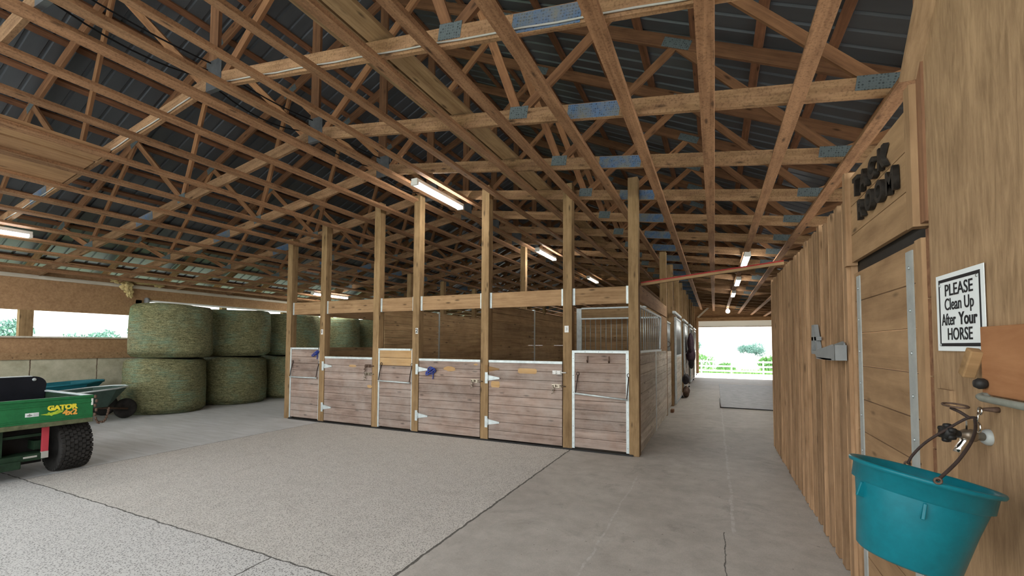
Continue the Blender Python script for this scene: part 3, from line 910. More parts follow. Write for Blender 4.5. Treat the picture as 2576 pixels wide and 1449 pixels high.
# pale side wall on the aisle
t = thing('stall_side_wall', 'pale plank side wall of the corner stall facing the aisle', 'stall wall', (-.985, 8.3, 0), 0, None)
b = MB(); planks(b, 1.78, .03, 1.44, .036); b.obj('planking', M['side_plank'], t, tr(-.985, 6.44, 0) @ ALONG_Y)
b = MB(); planks(b, 1.96, .03, 1.44, .036); b.obj('planking', M['side_plank'], t, tr(-.985, 8.26, 0) @ ALONG_Y)
MB().box(-1.01, -.96, 8.215, 8.265, .02, 1.46).obj('channel', M['galv'], t)
MB().box(-1.01, -.962, 6.44, 9.12, 1.44, 1.475).obj('sill_channel', M['galv'], t)
b = MB()
b.add([(-1.0, 9.05, 1.44), (-1.0, 10.22, 1.44), (-1.0, 10.22, 2.16), (-1.0, 9.25, 2.16), (-.97, 9.05, 1.44), (-.97, 10.22, 1.44), (-.97, 10.22, 2.16), (-.97, 9.25, 2.16)],
      [(0, 3, 2, 1), (4, 5, 6, 7), (0, 1, 5, 4), (2, 3, 7, 6), (1, 2, 6, 5), (3, 0, 4, 7)])
b.obj('upper_board', M['header'], t)
t = thing('bar_grille', 'grille of upright bars above the pale side wall on the aisle', 'grille', (-.985, 7.7, 1.475), 0, 'barred openings')
MB().box(-1.0, -.97, 6.44, 9.2, 2.10, 2.135).obj('frame_rail', M['galv'], t)
member('frame_end', (-.985, 9.06, 1.48), (-.985, 9.25, 2.12), .03, .05, M['galv'], t, (0, 1, 0))
for i in range(10):
    y = 6.62 + i * .25
    MB().tube([(-.985, y, 1.475), (-.985, y, 2.105)], .008, 6).obj('bar', M['galv_b'], t)
q = member('stall_header', (-.985, 6.44, 2.30), (-.985, 10.22, 2.30), .04, .24, M['header'])
tag(q, 'header board over the pale side wall facing the aisle', 'header board')

# the stalls farther down the aisle
ST = [(10.37, 12.0, 14.05), (14.05, 15.6, 17.7), (17.7, 19.3, 21.4), (21.4, 23.0, 25.1)]
for i, (a, c, e) in enumerate(ST):
    w = ORD[i]
    wallboards('stall_partition', (-1.12, e), (-4.5, e), .02, 2.25, M['inner'], 'plank partition between aisle stalls, %s past the corner stall' % w)
    t = wallboards('stall_boarding', (-1.04, a + .07), (-1.04, c - .07), .03, 1.42, M['side_plank'], 'fixed plank front of the %s stall down the aisle' % w, 'stall front', (), .036, 'aisle stall fronts')
    for k in range(8):
        y = a + .2 + k * (c - a - .4) / 7
        MB().tube([(-1.04, y, 1.42), (-1.04, y, 2.1)], .010, 6).obj('bar', M['galv_b'], t)
    MB().box(-1.06, -1.02, a + .07, c - .07, 2.1, 2.14).obj('top_rail', M['galv'], t)
    tag(member('stall_header', (-1.04, c + .07, 2.32), (-1.04, e - .07, 2.32), .04, .2, M['header']), 'header board along the aisle over the %s stall beyond the corner stall' % w, 'header board', 'header boards along the aisle')
    q = MB().box(-.965, -.90, c - .3, e + .05, 2.37, 2.43).obj('door_track', M['galv'])
    tag(q, 'pale sliding door track over the %s stall down the aisle' % w, 'door track', 'sliding door tracks along the aisle')
    t = thing('sliding_door', 'galvanised sliding door of the %s stall down the aisle' % w, 'sliding door', (-.93, (c + e) / 2, .04), 0, 'sliding doors along the aisle')
    y0, y1 = c + .12, e - .04
    for ya in (y0, y1 - .05): MB().box(-.955, -.905, ya, ya + .05, .04, 2.30).obj('frame_upright', M['galv'], t)
    for z in (.04, 1.25, 2.25): MB().box(-.95, -.91, y0 + .05, y1 - .05, z, z + .05).obj('frame_rail', M['galv'], t)
    b = MB(); planks(b, y1 - y0 - .1, .09, 1.25, .03); b.obj('planking', M['side_plank'], t, tr(-.93, y0 + .05, 0) @ ALONG_Y)
    for k in range(15):
        y = y0 + .12 + k * (y1 - y0 - .24) / 14
        MB().tube([(-.93, y, 1.3), (-.93, y, 2.25)], .010, 6).obj('bar', M['galv_b'], t)
    b = MB().lathe([(.02, -.03), (.02, .03)], 10, tr(-.89, y1 - .03, .03)).box(-.93, -.86, y1 - .05, y1 - .01, .0, .03)
    tag(b.obj('floor_guide', M['black']), 'black floor guide at the foot of the %s sliding door down the aisle' % w, 'floor guide', 'door floor guides')
wallboards('stall_partition', (-4.6, 10.6), (-4.6, 25.0), .02, 2.25, M['inner'], 'plank spine wall between the two rows of stalls')
for i in range(4):
    wallboards('stall_boarding', (-8.1, ST[i][0] + .1), (-8.1, ST[i][1] - .1), .03, 2.2, M['inner'], 'plank front of the %s stall on the hay side' % ORD[i], 'stall front', (), .036, 'hay side stall fronts')
# hanging blanket, bag, hook
def sheet_blob(nm, c, rx, ry, rz_, mt, seed, T=I4, amp=.18):
    bm = bmesh.new(); bmesh.ops.create_icosphere(bm, subdivisions=4, radius=1)
    rnd = random.Random(seed); ph = [rnd.uniform(0, 6) for _ in range(6)]
    for q in bm.verts:
        p = q.co
        d = 1 + amp * (math.sin(5 * p.y + ph[0]) * math.sin(2.2 * p.z + ph[1]) + .5 * math.sin(9 * p.y + ph[2] + p.z))
        q.co = Vector((p.x * rx * d, p.y * ry * d, p.z * rz_ * (1 + .1 * math.sin(4 * p.y + ph[3]))))
    me = bpy.data.meshes.new(nm); bm.to_mesh(me); bm.free()
    for f in me.polygons: f.use_smooth = True
    me.materials.append(mt)
    return me
t = thing('horse_blanket', 'plum horse blanket folded over a bar far down the aisle', 'horse blanket', (-.76, 16.4, 1.3))
for k, (dz, rz_, dy, mt) in enumerate(((.28, .34, 0, 'purple'), (-.12, .30, .25, 'purple'), (-.42, .18, .2, 'bag'))):
    link(('blanket_fold', 'blanket_fold', 'hanging_corner')[k], sheet_blob('fold', 0, .09 + .04 * (k == 1), .55 - .12 * k, rz_, M[mt], k), t, tr(-.76, 16.4 + dy, 1.35 + dz))
t = thing('feed_bag', 'dark bag hanging low on a sliding door down the aisle', 'bag', (-.82, 14.5, .7))
link('body', sheet_blob('bag', 0, .10, .42, .17, M['bag'], 9), t, tr(-.82, 14.5, .52))
MB().tube([(-.86, 14.2, .9), (-.82, 14.3, .68), (-.80, 14.5, .66), (-.82, 14.8, .68)], .012, 6).obj('strap', M['conduit'], t)
t = thing('boot_pile', 'dark tack heaped on the floor under the hanging bag', 'tack heap', (-.8, 14.2, 0))
link('body', sheet_blob('tack', 0, .09, .3, .16, M['iron'], 12), t, tr(-.80, 14.2, .16))
b = MB().tube([(-.955 + .05 * math.sin(a), 10.36, 1.58 + .06 * math.cos(a)) for a in [k * math.pi / 8 for k in range(13)]], .007, 6)
tag(b.obj('wall_hook', M['iron']), 'iron hook on the post at the end of the pale side wall', 'hook')
tag(MB().box(-.95, -.88, 10.75, 10.95, 0, .07, bev=.008).obj('door_stop', M['edge']), 'small wood block on the aisle floor beside the first aisle post', 'door stop')

# pole with a red strip spanning the aisle
t = thing('aisle_pole', 'thin pole with a red strip spanning the aisle above the corner post', 'pole', (-.06, 6.5, 2.5))
member('pole', (-.96, 6.5, 2.43), (.815, 6.5, 2.615), .05, .035, M['post'], t)
member('red_strip', (-.96, 6.495, 2.458), (.815, 6.495, 2.643), .03, .02, M['redstrip'], t)

# ------------------------------------------------------------------ lamps
def tube_lamp(x, y0, y1, z, lab, mt='tube', shade=True, n=2):
    t = thing('fluorescent_lamp', lab, 'lamp', (x, (y0 + y1) / 2, z), 0, 'fluorescent lamps under the trusses')
    MB().box(x - .055, x + .055, y0 - .02, y1 + .02, z + .03, z + .085, bev=.006).obj('housing', M['white'], t)
    for k in range(n):
        dx = (k - (n - 1) / 2) * .07
        tb = MB().tube([(x + dx, y0 + .03, z + .005), (x + dx, y1 - .03, z + .005)], .019, 10).obj('tube', M[mt], t)
    for y in (y0, y1): MB().box(x - .06, x + .06, y - .022, y + .022, z - .018, z + .035, bev=.005).obj('lamp_holder', M['white'], t)
    if z < zlow(x) - .13:
        for y in (y0 + .1, y1 - .1): MB().tube([(x, y, z + .08), (x, y, zlow(x) - .02)], .004, 6).obj('hanger', M['iron'], t)
    return t
tube_lamp(-4.05, 5.22, 6.52, 3.95, 'nearest fluorescent lamp under the ridge, over the low stall doors')
tube_lamp(-4.05, 10.2, 11.5, 3.93, 'second fluorescent lamp under the ridge, beyond the stall fronts')
tube_lamp(-4.05, 15.1, 16.4, 3.93, 'dim yellowish fluorescent lamp farthest along the ridge', 'tube_dim')
tube_lamp(.61, 9.7, 11.0, 3.33, 'nearest fluorescent lamp over the aisle')
tube_lamp(.61, 13.1, 14.4, 3.33, 'second fluorescent lamp over the aisle')
tube_lamp(.61, 16.3, 17.6, 3.33, 'third fluorescent lamp over the aisle')
tube_lamp(-10.95, 9.3, 10.65, 3.04, 'fluorescent lamp over the hay, partly behind the number 1 post')
tube_lamp(-9.85, 1.65, 2.98, 3.22, 'fluorescent lamp over the hay-side wall, cut off at the photo edge')
t = thing('bulb_lamp', 'round bare bulb hanging at the far end of the aisle', 'lamp', (.59, 23.3, 3.3))
MB().lathe([(.02, -.10), (.07, -.075), (.095, -.02), (.08, .04), (.04, .09), (.03, .11)], 16, tr(.59, 23.3, 3.22)).obj('bulb', M['bulb'], t)
MB().lathe([(.035, .11), (.035, .17)], 12, tr(.59, 23.3, 3.22)).obj('socket', M['white'], t)

# ------------------------------------------------------------------ hay bales
def bale_mesh(r, h, seed):
    rnd = random.Random(seed); ph = [rnd.uniform(0, 6.28) for _ in range(8)]
    prof = [(r * .80, 0), (r * .93, .02), (r * .985, .08)] + [(r, .08 + (h - .16) * k / 9) for k in range(10)] + [(r * .985, h - .06), (r * .93, h - .012), (r * .80, h), (r * .4, h + .01)]
    n = 72; vs = []; fs = []
    for j, (rr, z) in enumerate(prof):
        for i in range(n):
            a = 2 * math.pi * i / n
            k = 1 + .012 * math.sin(3 * a + ph[0] + 2 * z) + .010 * math.sin(5 * a + ph[1] - 3 * z) + .006 * math.sin(17 * a + 9 * z + ph[2]) + rnd.uniform(-.004, .004)
            k += .018 * math.sin(z / h * math.pi + ph[3] * .2)
            vs.append((rr * k * math.cos(a), rr * k * math.sin(a), z + (.015 * math.sin(2 * a + ph[4]) if 0 < j else 0)))
    for j in range(len(prof) - 1):
        for i in range(n):
            q = (i + 1) % n
            fs.append((j * n + i, j * n + q, (j + 1) * n + q, (j + 1) * n + i))
    fs.append(tuple((len(prof) - 1) * n + i for i in range(n)))
    me = bpy.data.meshes.new('hay_bale'); me.from_pydata(vs, [], fs); me.materials.append(M['hay'])
    for f in me.polygons: f.use_smooth = True
    return me
BM = [bale_mesh(.755, 1.20, 3), bale_mesh(.765, 1.19, 8), bale_mesh(.745, 1.195, 15)]
BS = [(-11.42, 5.80), (-11.62, 7.47), (-11.62, 9.1), (-11.6, 10.75), (-11.62, 12.4), (-11.6, 14.05), (-11.62, 15.7), (-11.6, 17.35)]
for i, (x, y) in enumerate(BS):
    w = 'nearest stack' if i == 0 else '%s stack back from the camera' % ORD[i]
    for k in range(2):
        me = BM[(i + k) % 3]
        q = link('hay_bale', me, None, tr(x + (.02 if k else -.02), y + (.045 if k else -.045), k * 1.225) @ Matrix.Rotation((i + 3 * k) % 4 * math.pi / 2, 4, 'Z'))
        tag(q, 'round hay bale, %s of the %s' % ('upper' if k else 'lower', w), 'hay bale', 'round hay bales along the wall')
# rolled curtain rail and insulation on the left wall
t = thing('curtain_roller', 'long pale roller tube on the wall above the hay bales', 'roller', (XL + .1, 8, 2.56))
MB().tube([(XL + .09, 5.82, 2.56), (XL + .09, 17, 2.56)], .025, 10).obj('tube', M['white'], t)
MB().lathe([(.075, -.03), (.085, 0), (.075, .03)], 16, tr(XL + .09, 5.78, 2.56) @ Matrix.Rotation(math.pi / 2, 4, 'X')).obj('end_disc', M['greyplastic'], t)
def tuft(nm, c, rx, ry, rz_, seed, par):
    bm = bmesh.new(); bmesh.ops.create_icosphere(bm, subdivisions=4, radius=1)
    rnd = random.Random(seed); ph = [rnd.uniform(0, 6) for _ in range(9)]
    for q in bm.verts:
        p = q.co
        d = 1 + .28 * math.sin(5 * p.x + ph[0]) * math.sin(6 * p.y + ph[1]) + .25 * math.sin(8 * p.z + ph[2] + 3 * p.x) + rnd.uniform(-.10, .10)
        q.co = Vector((p.x * rx * d, p.y * ry * d, p.z * rz_ * d))
    me = bpy.data.meshes.new(nm); bm.to_mesh(me); bm.free(); me.materials.append(M['foam'])
    return link(nm, me, par, tr(*c))
t = thing('insulation_tuft', 'ragged yellow insulation hanging from the top of the hay-side wall', 'insulation', (XL + .1, 5.4, 2.95))
tuft('hanging_lump', (XL + .12, 5.36, 2.87), .06, .11, .13, 1, t)
tuft('hanging_lump', (XL + .12, 5.42, 2.72), .04, .06, .11, 2, t)
tuft('hanging_lump', (XL + .12, 5.20, 2.96), .05, .12, .05, 5, t)
tuft('strip', (XL + .12, 5.72, 3.0), .05, .26, .045, 3, t)
tuft('strip', (XL + .12, 6.0, 2.97), .04, .10, .05, 4, t)

# ------------------------------------------------------------------ green utility vehicle, tail towards the aisle
t = thing('utility_vehicle', 'green utility vehicle with a dump bed and tailgate lettering, standing by the hay', 'vehicle', (-8.4, 2.09, 0))
XT = -7.0; yl, yr = 1.44, 2.745
b = MB().box(XT - .03, XT, yl, yr, .625, .875, bev=.006)
b.box(XT - .035, XT + .012, yl, yr, .872, .905, bev=.008)
b.box(XT - .02, XT + .01, yl, yr, .815, .83, bev=.004)
b.box(XT - .02, XT + .008, yl, yr, .655, .668, bev=.003)
tg = b.obj('tailgate', M['green'], t)
MB().box(XT - .035, XT + .008, yl, yr, .575, .628, bev=.006).obj('lower_lip', M['dirtyedge'], tg)
RX = Matrix(((0, 0, 1, 0), (1, 0, 0, 0), (0, 1, 0, 0), (0, 0, 0, 1)))   # text X -> +Y, text Y -> Z, normal +X
text_mesh('lettering', 'GATOR', .078, .001, M['yellow'], tg, tr(XT + .0045, 2.462, .785) @ RX, .0055, 'CENTER', width=.268)['label'] = 'yellow lettering'
text_mesh('lettering', '4x2', .088, .001, M['orange'], tg, tr(XT + .0048, 2.53, .717) @ RX, .0045, 'CENTER', width=.132)['label'] = 'orange lettering'
b = MB()
out_ = [(2.275, .722), (2.33, .727), (2.345, .744), (2.36, .734), (2.395, .742), (2.42, .758), (2.45, .748), (2.475, .757), (2.462, .728), (2.44, .722), (2.415, .711), (2.385, .708), (2.37, .695), (2.355, .706), (2.33, .707), (2.30, .716)]
n_ = len(out_)
b.add([(XT + .0045, 2.385, .725)] + [(XT + .0045, y, z) for y, z in out_], [(0, i + 1, (i + 1) % n_ + 1) for i in range(n_)])
b.obj('splash_mark', M['lime'], tg)['label'] = 'yellow-green splash mark'
MB().box(XT, XT + .003, 2.155, 2.265, .708, .752).obj('sticker', M['signwhite'], tg)['label'] = 'white sticker with a dark smudge'
b = MB()
for k in range(3): b.box(XT + .003, XT + .0036, 2.22, 2.262, .716 + .011 * k, .720 + .011 * k)
b.add([(XT + .0037, 2.165 + .05 * (i / 8), .722 + .018 * math.sin(i / 8 * 3.1) * (1 + .4 * math.sin(i * 2))) for i in range(9)] + [(XT + .0037, 2.19, .714)], [(9, i + 1, i) for i in range(8)])
b.obj('sticker_print', M['greyplastic'], tg)
MB().box(XT - .001, XT + .012, yr - .022, yr - .008, .78, .86).obj('reflector', M['white'], tg)
for y0 in (yl, yr - .03):
    MB().box(-8.28, XT - .035, y0, y0 + .03, .60, .885, bev=.005).obj('bed_side', M['dgreen'], t)
    MB().box(-8.28, XT - .03, y0 - .012, y0 + .036, .885, .905, bev=.005).obj('bed_rail', M['galv'], t)
MB().box(-8.28, XT - .035, yl + .03, yr - .03, .60, .63).obj('bed_floor', M['liner'], t)
b = MB(); pr = []
for (y, z) in ((yl + .02, .62), (yr - .06, .62)): pr.append((y, z))
for k in range(9):
    a = k / 8 * math.pi / 2
    pr.append((2.60 + .12 * math.cos(a), .98 + .115 * math.sin(a)))
pr.append((yl + .02, 1.095))
n_ = len(pr)
b.add([(-8.30, y, z) for y, z in pr] + [(-8.22, y, z) for y, z in pr], [tuple(range(n_ - 1, -1, -1)), tuple(n_ + i for i in range(n_))] + [(i, (i + 1) % n_, n_ + (i + 1) % n_, n_ + i) for i in range(n_)])
hb = b.obj('headboard', M['liner'], t)
MB().box(-8.31, -8.21, yl + .02, 2.58, 1.093, 1.104, bev=.003).obj('top_edge', M['galv'], hb)
MB().lathe([(.022, 0), (.018, .006)], 10, tr(-8.219, 2.60, 1.055) @ Matrix.Rotation(math.pi / 2, 4, 'Y')).obj('fastener', M['galv'], hb)
# frame under the bed
b = MB()
b.box(-7.3, -7.08, 1.55, 2.36, .20, .275, bev=.006); b.box(-7.22, -7.16, 1.55, 2.36, .46, .49)
b.box(-7.25, -7.13, 1.95, 2.03, .16, .58); b.box(-9.3, -7.2, 1.75, 1.85, .30, .40); b.box(-9.3, -7.2, 2.3, 2.36, .30, .40)
b.box(-9.6, -8.4, 1.5, 2.7, .32, .40); b.box(-7.16, -7.05, 1.9, 2.16, .13, .22, bev=.01)
b.obj('rear_frame', M['dgreen'], t)
MB().box(-8.25, -7.36, 1.76, 2.42, .12, .58).obj('engine_shade_block', M['black'], t)  # black engine bulk, enlarged to keep the space under the bed dark
MB().box(-7.10, -7.075, 2.325, 2.385, .285, .575, bev=.003).obj('reflector_post', M['red'], t)['label'] = 'dull red upright beside the tyre'
MB().box(-7.105, -7.07, 2.325, 2.385, .21, .287, bev=.003).obj('reflector_foot', M['conduit'], t)
MB().box(-7.079, -7.072, 2.18, 2.29, .235, .255).obj('sticker', M['conduit'], t)
MB().box(-8.9, -8.32, 1.5, 2.69, .40, .80, bev=.03).obj('seat_base', M['dgreen'], t)
MB().box(-10.2, -9.3, 1.52, 2.67, .35, .86, bev=.06).obj('hood', M['green'], t)
b = MB()
for s in range(5): b.lathe([(.012, 0), (.016, .02), (.012, .04)], 8, tr(XT + .012, yr + .012 + .012 * (s % 2), .86 - .055 * s))
pts = [(XT + .01, yr + .02, .62), (XT + .0, yr + .05, .55), (XT, yr + .12, .565), (XT - .01, yr + .15, .66), (XT - .03, yr + .17, .72)]
for a, c in zip(pts, pts[1:]):
    A, C = Vector(a), Vector(c)
    for j in range(3):
        p = A.lerp(C, (j + .5) / 3)
        b.lathe([(.007, -.018), (.013, 0), (.007, .018)], 6, tr(p.x, p.y, p.z) @ Matrix.Rotation(.7 * (j % 2), 4, 'X'))
b.tube(pts, .006, 6)
b.obj('tailgate_chain', M['iron'], t)
def wheel_meshes(R, w):
    prof = [(R * .45, -w * .40), (R * .72, -w * .49), (R * .90, -w * .47), (R * .965, -w * .38), (R * .985, -w * .2), (R * .99, 0), (R * .985, w * .2), (R * .965, w * .38), (R * .90, w * .47), (R * .72, w * .49), (R * .45, w * .40)]
    b = MB().lathe(prof, 40)
    nk = 30
    for row in range(8):
        z = -w * .42 + w * .84 * row / 7
        rr = R * (.945 if row in (0, 7) else .972)
        for k in range(nk):
            a = 2 * math.pi * (k + .5 * (row % 2)) / nk
            T = Matrix.Rotation(a, 4, 'Z') @ tr(rr, 0, z)
            b.box(-.012, .018, -.021, .021, -.015, .015, T)
    h = MB().lathe([(R * .1, -w * .36), (R * .44, -w * .32), (R * .47, -w * .38), (R * .47, w * .38), (R * .44, w * .32), (R * .1, w * .36)], 24)
    return b.mesh('tyre', M['tyre']), h.mesh('hub', M['yellow'])
M['tyre'] = plain('tyre_rubber', (.030, .028, .026), .8, 0, .35, 12)
tm, hm = wheel_meshes(.29, .30)
for (x, y) in ((-7.29, 2.62), (-7.29, 1.56), (-9.75, 2.62), (-9.75, 1.56)):
    T = tr(x, y, .29) @ Matrix.Rotation(math.pi / 2, 4, 'X')
    w = link('wheel', tm, t, T)
    link('hub', hm, w, T)

# ------------------------------------------------------------------ wheelbarrows
def barrow(lab, mt, loc, rz, s=1.0):
    t = thing('wheelbarrow', lab, 'wheelbarrow', loc, rz, 'wheelbarrows by the wall')
    B = PM[t]
    rim = [(-.62, .33), (.25, .36), (.52, .22), (.60, 0), (.52, -.22), (.25, -.36), (-.62, -.33)]
    bot = [(-.35, .20), (.18, .22), (.24, .14), (.26, 0), (.24, -.14), (.18, -.22), (-.35, -.20)]
    zr = lambda x: .60 + .07 * (x + .6) / 1.2
    b = MB(); n = 7
    vo = [(x, y, zr(x)) for x, y in rim]; vb = [(x, y, .30) for x, y in bot]
    vi = [(x * .97, y * .96, zr(x)) for x, y in rim]; vbi = [(x * .97, y * .96, .315) for x, y in bot]
    b.add(vo + vb + vi + vbi, [(i, (i + 1) % n, n + (i + 1) % n, n + i) for i in range(n)] + [(2 * n + i, 3 * n + i, 3 * n + (i + 1) % n, 2 * n + (i + 1) % n) for i in range(n)]
          + [tuple(n + i for i in range(n)), tuple(3 * n + n - 1 - i for i in range(n))] + [(i, 2 * n + i, 2 * n + (i + 1) % n, (i + 1) % n) for i in range(n)])
    tray = b.obj('tray', mt, t, B)
    MB().tube([(x, y, zr(x) + .005) for x, y in rim], .016, 8, closed=True).obj('rim', M['galv'] if mt is M['barrow'] else mt, tray, B)
    for sy in (-1, 1):
        MB().tube([(.62, sy * .07, .2), (.1, sy * .17, .285), (-.35, sy * .23, .30), (-.95, sy * .28, .52)], .018, 8).obj('handle', M['iron'], t, B)
        MB().tube([(-.15, sy * .2, .29), (-.3, sy * .22, .02), (-.42, sy * .22, .02), (-.4, sy * .22, .29)], .014, 8).obj('leg', M['iron'], t, B)
    w = MB().lathe([(.07, -.035), (.15, -.05), (.19, -.045), (.205, 0), (.19, .045), (.15, .05), (.07, .035)], 24).obj('wheel', M['tyre'], t, B @ tr(.62, 0, .205) @ Matrix.Rotation(math.pi / 2, 4, 'X'))
    return t
barrow('dark green wheelbarrow nosed up against the nearest hay stack', M['barrow'], (-10.95, 4.22, 0), math.pi / 2 + .12)
barrow('teal wheelbarrow behind the dark green one, against the concrete wall', M['teal2'], (-11.85, 4.12, 0), math.pi / 2 - .05)
bpy.data.objects['wheelbarrow.001'].scale = (1.12, 1.12, 1.12)

# ------------------------------------------------------------------ tack room side details
# sign
WX = .818
t = thing('notice_sign', 'white metal notice asking to please clean up after your horse, on the plywood', 'sign', (WX, 2.13, 1.68))
SG = Matrix(((0, 0, -1, 0), (-1, 0, 0, 0), (0, 1, 0, 0), (0, 0, 0, 1)))   # text X -> -Y, text Y -> Z, normal -X
T = tr(WX - .004, 2.136, 1.683) @ SG
sw, sh = .172, .148
b = MB()
nx_ = 10
for i in range(nx_):
    xa, xb = -sw + 2 * sw * i / nx_, -sw + 2 * sw * (i + 1) / nx_
    b.box(xa, xb, -sh, sh, -.001, .001)
b.obj('plate', M['signwhite'], t, T)
b = MB()
for (xa, xb, ya, yb) in ((-.150, .150, .118, .130), (-.150, .150, -.130, -.118), (-.150, -.141, -.118, .118), (.141, .150, -.118, .118)):
    b.box(xa, xb, ya, yb, .001, .0018)
b.obj('border', M['text'], t, T)
for s, y, wd in (('PLEASE', .082, .200), ('Clean Up', .028, .208), ('HORSE', -.086, .176)):
    text_mesh('lettering', s, .064, .0006, M['text'], t, T @ tr(.002, y, .0022), .0005, 'CENTER', width=wd)
text_mesh('lettering', 'After', .064, .0006, M['text'], t, T @ tr(-.129, -.030, .0022), .0005, 'LEFT', width=.108)
text_mesh('lettering', 'Your', .064, .0006, M['text'], t, T @ tr(.002, -.030, .0022), .0013, 'LEFT', width=.126)['label'] = 'the word Your in heavy lettering'
for (x, y) in ((-.137, .108), (.130, .112), (-.145, -.125)):
    MB().lathe([(.006, 0), (.005, .003), (.001, .004)], 10, T @ tr(x, y, .001)).obj('screw', M['galv_b'], t)
# TACK ROOM letters on the header planks
for word, y0, z, st, zst in (('TACK', 3.30, 2.53, .152, .0), ('ROOM', 3.22, 2.37, .165, .0)):
    for i, chh in enumerate(word):
        q = text_mesh('wall_letter', chh, .155, .012, M['letters'], None, tr(.808, y0 - st * i, z + random.uniform(-.004, .004)) @ SG @ Matrix.Rotation(random.uniform(-.05, .05), 4, 'Z'), .006, 'CENTER', 1.0)
        seq = {'T': 'T', 'A': 'A', 'C': 'C', 'K': 'K', 'R': 'R', 'M': 'M'}
        nm = chh if word == 'TACK' or chh != 'O' else 'first O' if i == 1 else 'second O'
        tag(q, 'dark cut-out letter %s of the word %s over the tack room door' % (nm, 'tack' if word == 'TACK' else 'room'), 'letter', 'letters over the tack room door')
# folded saddle rack
t = thing('saddle_rack', 'grey folding saddle rack on the board and batten wall', 'saddle rack', (.80, 4.3, 1.5))
b = MB(); X0, X1 = .760, .815
def tri(b, pts, xa, xb):
    n = len(pts); b.add([(xa, y, z) for y, z in pts] + [(xb, y, z) for y, z in pts], [tuple(range(n)), tuple(n + n - 1 - i for i in range(n))] + [(i, n + i, n + (i + 1) % n, (i + 1) % n) for i in range(n)])
tri(b, [(4.60, 1.50), (4.56, 1.735), (4.50, 1.735), (4.51, 1.60), (4.55, 1.50)], .77, .80)
tri(b, [(4.32, 1.50), (4.46, 1.735), (4.50, 1.735), (4.46, 1.62), (4.39, 1.50)], .77, .80)
b.box(.77, .80, 4.34, 4.58, 1.60, 1.63)
b.box(.765, .822, 4.36, 4.56, 1.485, 1.515)
b.obj('back_plate', M['greyplastic'], t)
b = MB()
tri(b, [(4.36, 1.505), (3.66, 1.565), (3.60, 1.55), (3.59, 1.455), (3.95, 1.452), (4.18, 1.462), (4.24, 1.49)], .735, .75)
tri(b, [(4.30, 1.53), (3.66, 1.585), (3.62, 1.57), (3.62, 1.50), (4.2, 1.48)], .79, .80)
b.box(.735, .80, 3.59, 3.605, 1.455, 1.56); b.box(.735, .80, 3.7, 4.2, 1.452, 1.464)
b.obj('folding_arm', M['greyplastic'], t)
# white strip by the door
tag(MB().box(.812, .818, 3.63, 3.66, 1.54, 1.745).obj('paper_strip', M['white']), 'narrow white strip fixed beside the tack room doorway', 'strip')
# reddish board with turn button, knob
t = thing('wall_board', 'reddish board with a turn button and knob on the plywood beside the notice', 'board', (.806, 1.5, 1.507))
MB().box(.0, .9, -.11, .11, -.012, .012, bev=.003).obj('board', M['board_r'], t, tr(.806, 1.955, 1.507) @ SG)
MB().box(-.018, .016, -.020, .020, -.048, .048, bev=.004).obj('turn_button', M['peg'], t, tr(.778, 1.975, 1.497) @ Matrix.Rotation(.12, 4, 'Y') @ Matrix.Rotation(.38, 4, 'X'))
MB().lathe([(.012, 0), (.017, .006), (.018, .02), (.012, .03)], 14, tr(.794, 1.926, 1.432) @ Matrix.Rotation(-math.pi / 2, 4, 'Y')).obj('knob', M['black'], t)
pts = [(.80, 1.925, 1.392), (.785, 1.93, 1.393), (.775, 1.922, 1.390), (.772, 1.90, 1.387), (.772, 1.2, 1.385)]
tag(MB().tube(pts, .011, 10).obj('grey_rod', M['rod']), 'pale grey rod along the wall below the reddish board', 'rod')
tag(member('wall_cleat', (.812, 2.255, 0), (.812, 2.255, 1.385), .018, .105, M['ply_r'], None, (0, 1, 0)), 'upright wood cleat on the plywood below the notice', 'cleat')
# water tap
t = thing('water_tap', 'bright metal water tap with a black hand wheel on the plywood wall', 'tap', (.82, 2.03, 1.25))
def along(p0, p1): return frame(p0, p1)[0] @ Matrix.Rotation(math.pi / 2, 4, 'Y')
A, Bp = Vector((.82, 1.985, 1.252)), Vector((.715, 1.955, 1.262))
TA = along(A, Bp); L = (Bp - A).length
MB().lathe([(.027, 0), (.027, .006), (.022, .016), (.016, .02)], 18, TA).obj('flange', M['galv_dull'], t)
MB().lathe([(.014, .015), (.014, .04), (.021, .045), (.023, .062), (.018, .075), (.012, .085), (.012, L)], 16, TA).obj('body', M['brass'], t)
hw = MB(); TH = along(Bp, Bp + (Bp - A))
pr = [(.010, -.03), (.014, -.012), (.012, 0), (.022, .006), (.024, .02), (.018, .028), (.004, .03)]
hw.lathe(pr, 16, TH)
for k in range(6):
    a = k * math.pi / 3
    hw.lathe([(.0075, .004), (.009, .013), (.0075, .024)], 8, TH @ tr(.023 * math.cos(a), .023 * math.sin(a), 0))
hw.obj('hand_wheel', M['black'], t)
MB().tube([(.755, 1.967, 1.255), (.75, 1.962, 1.235), (.735, 1.957, 1.215), (.73, 1.955, 1.20)], [.013, .013, .012, .014], 12).obj('spout', M['chrome'], t)
MB().box(-.012, .012, -.003, .003, 0, .034, tr(.765, 1.966, 1.272) @ Matrix.Rotation(.5, 4, 'Z')).obj('vent_cap', M['chrome'], t)
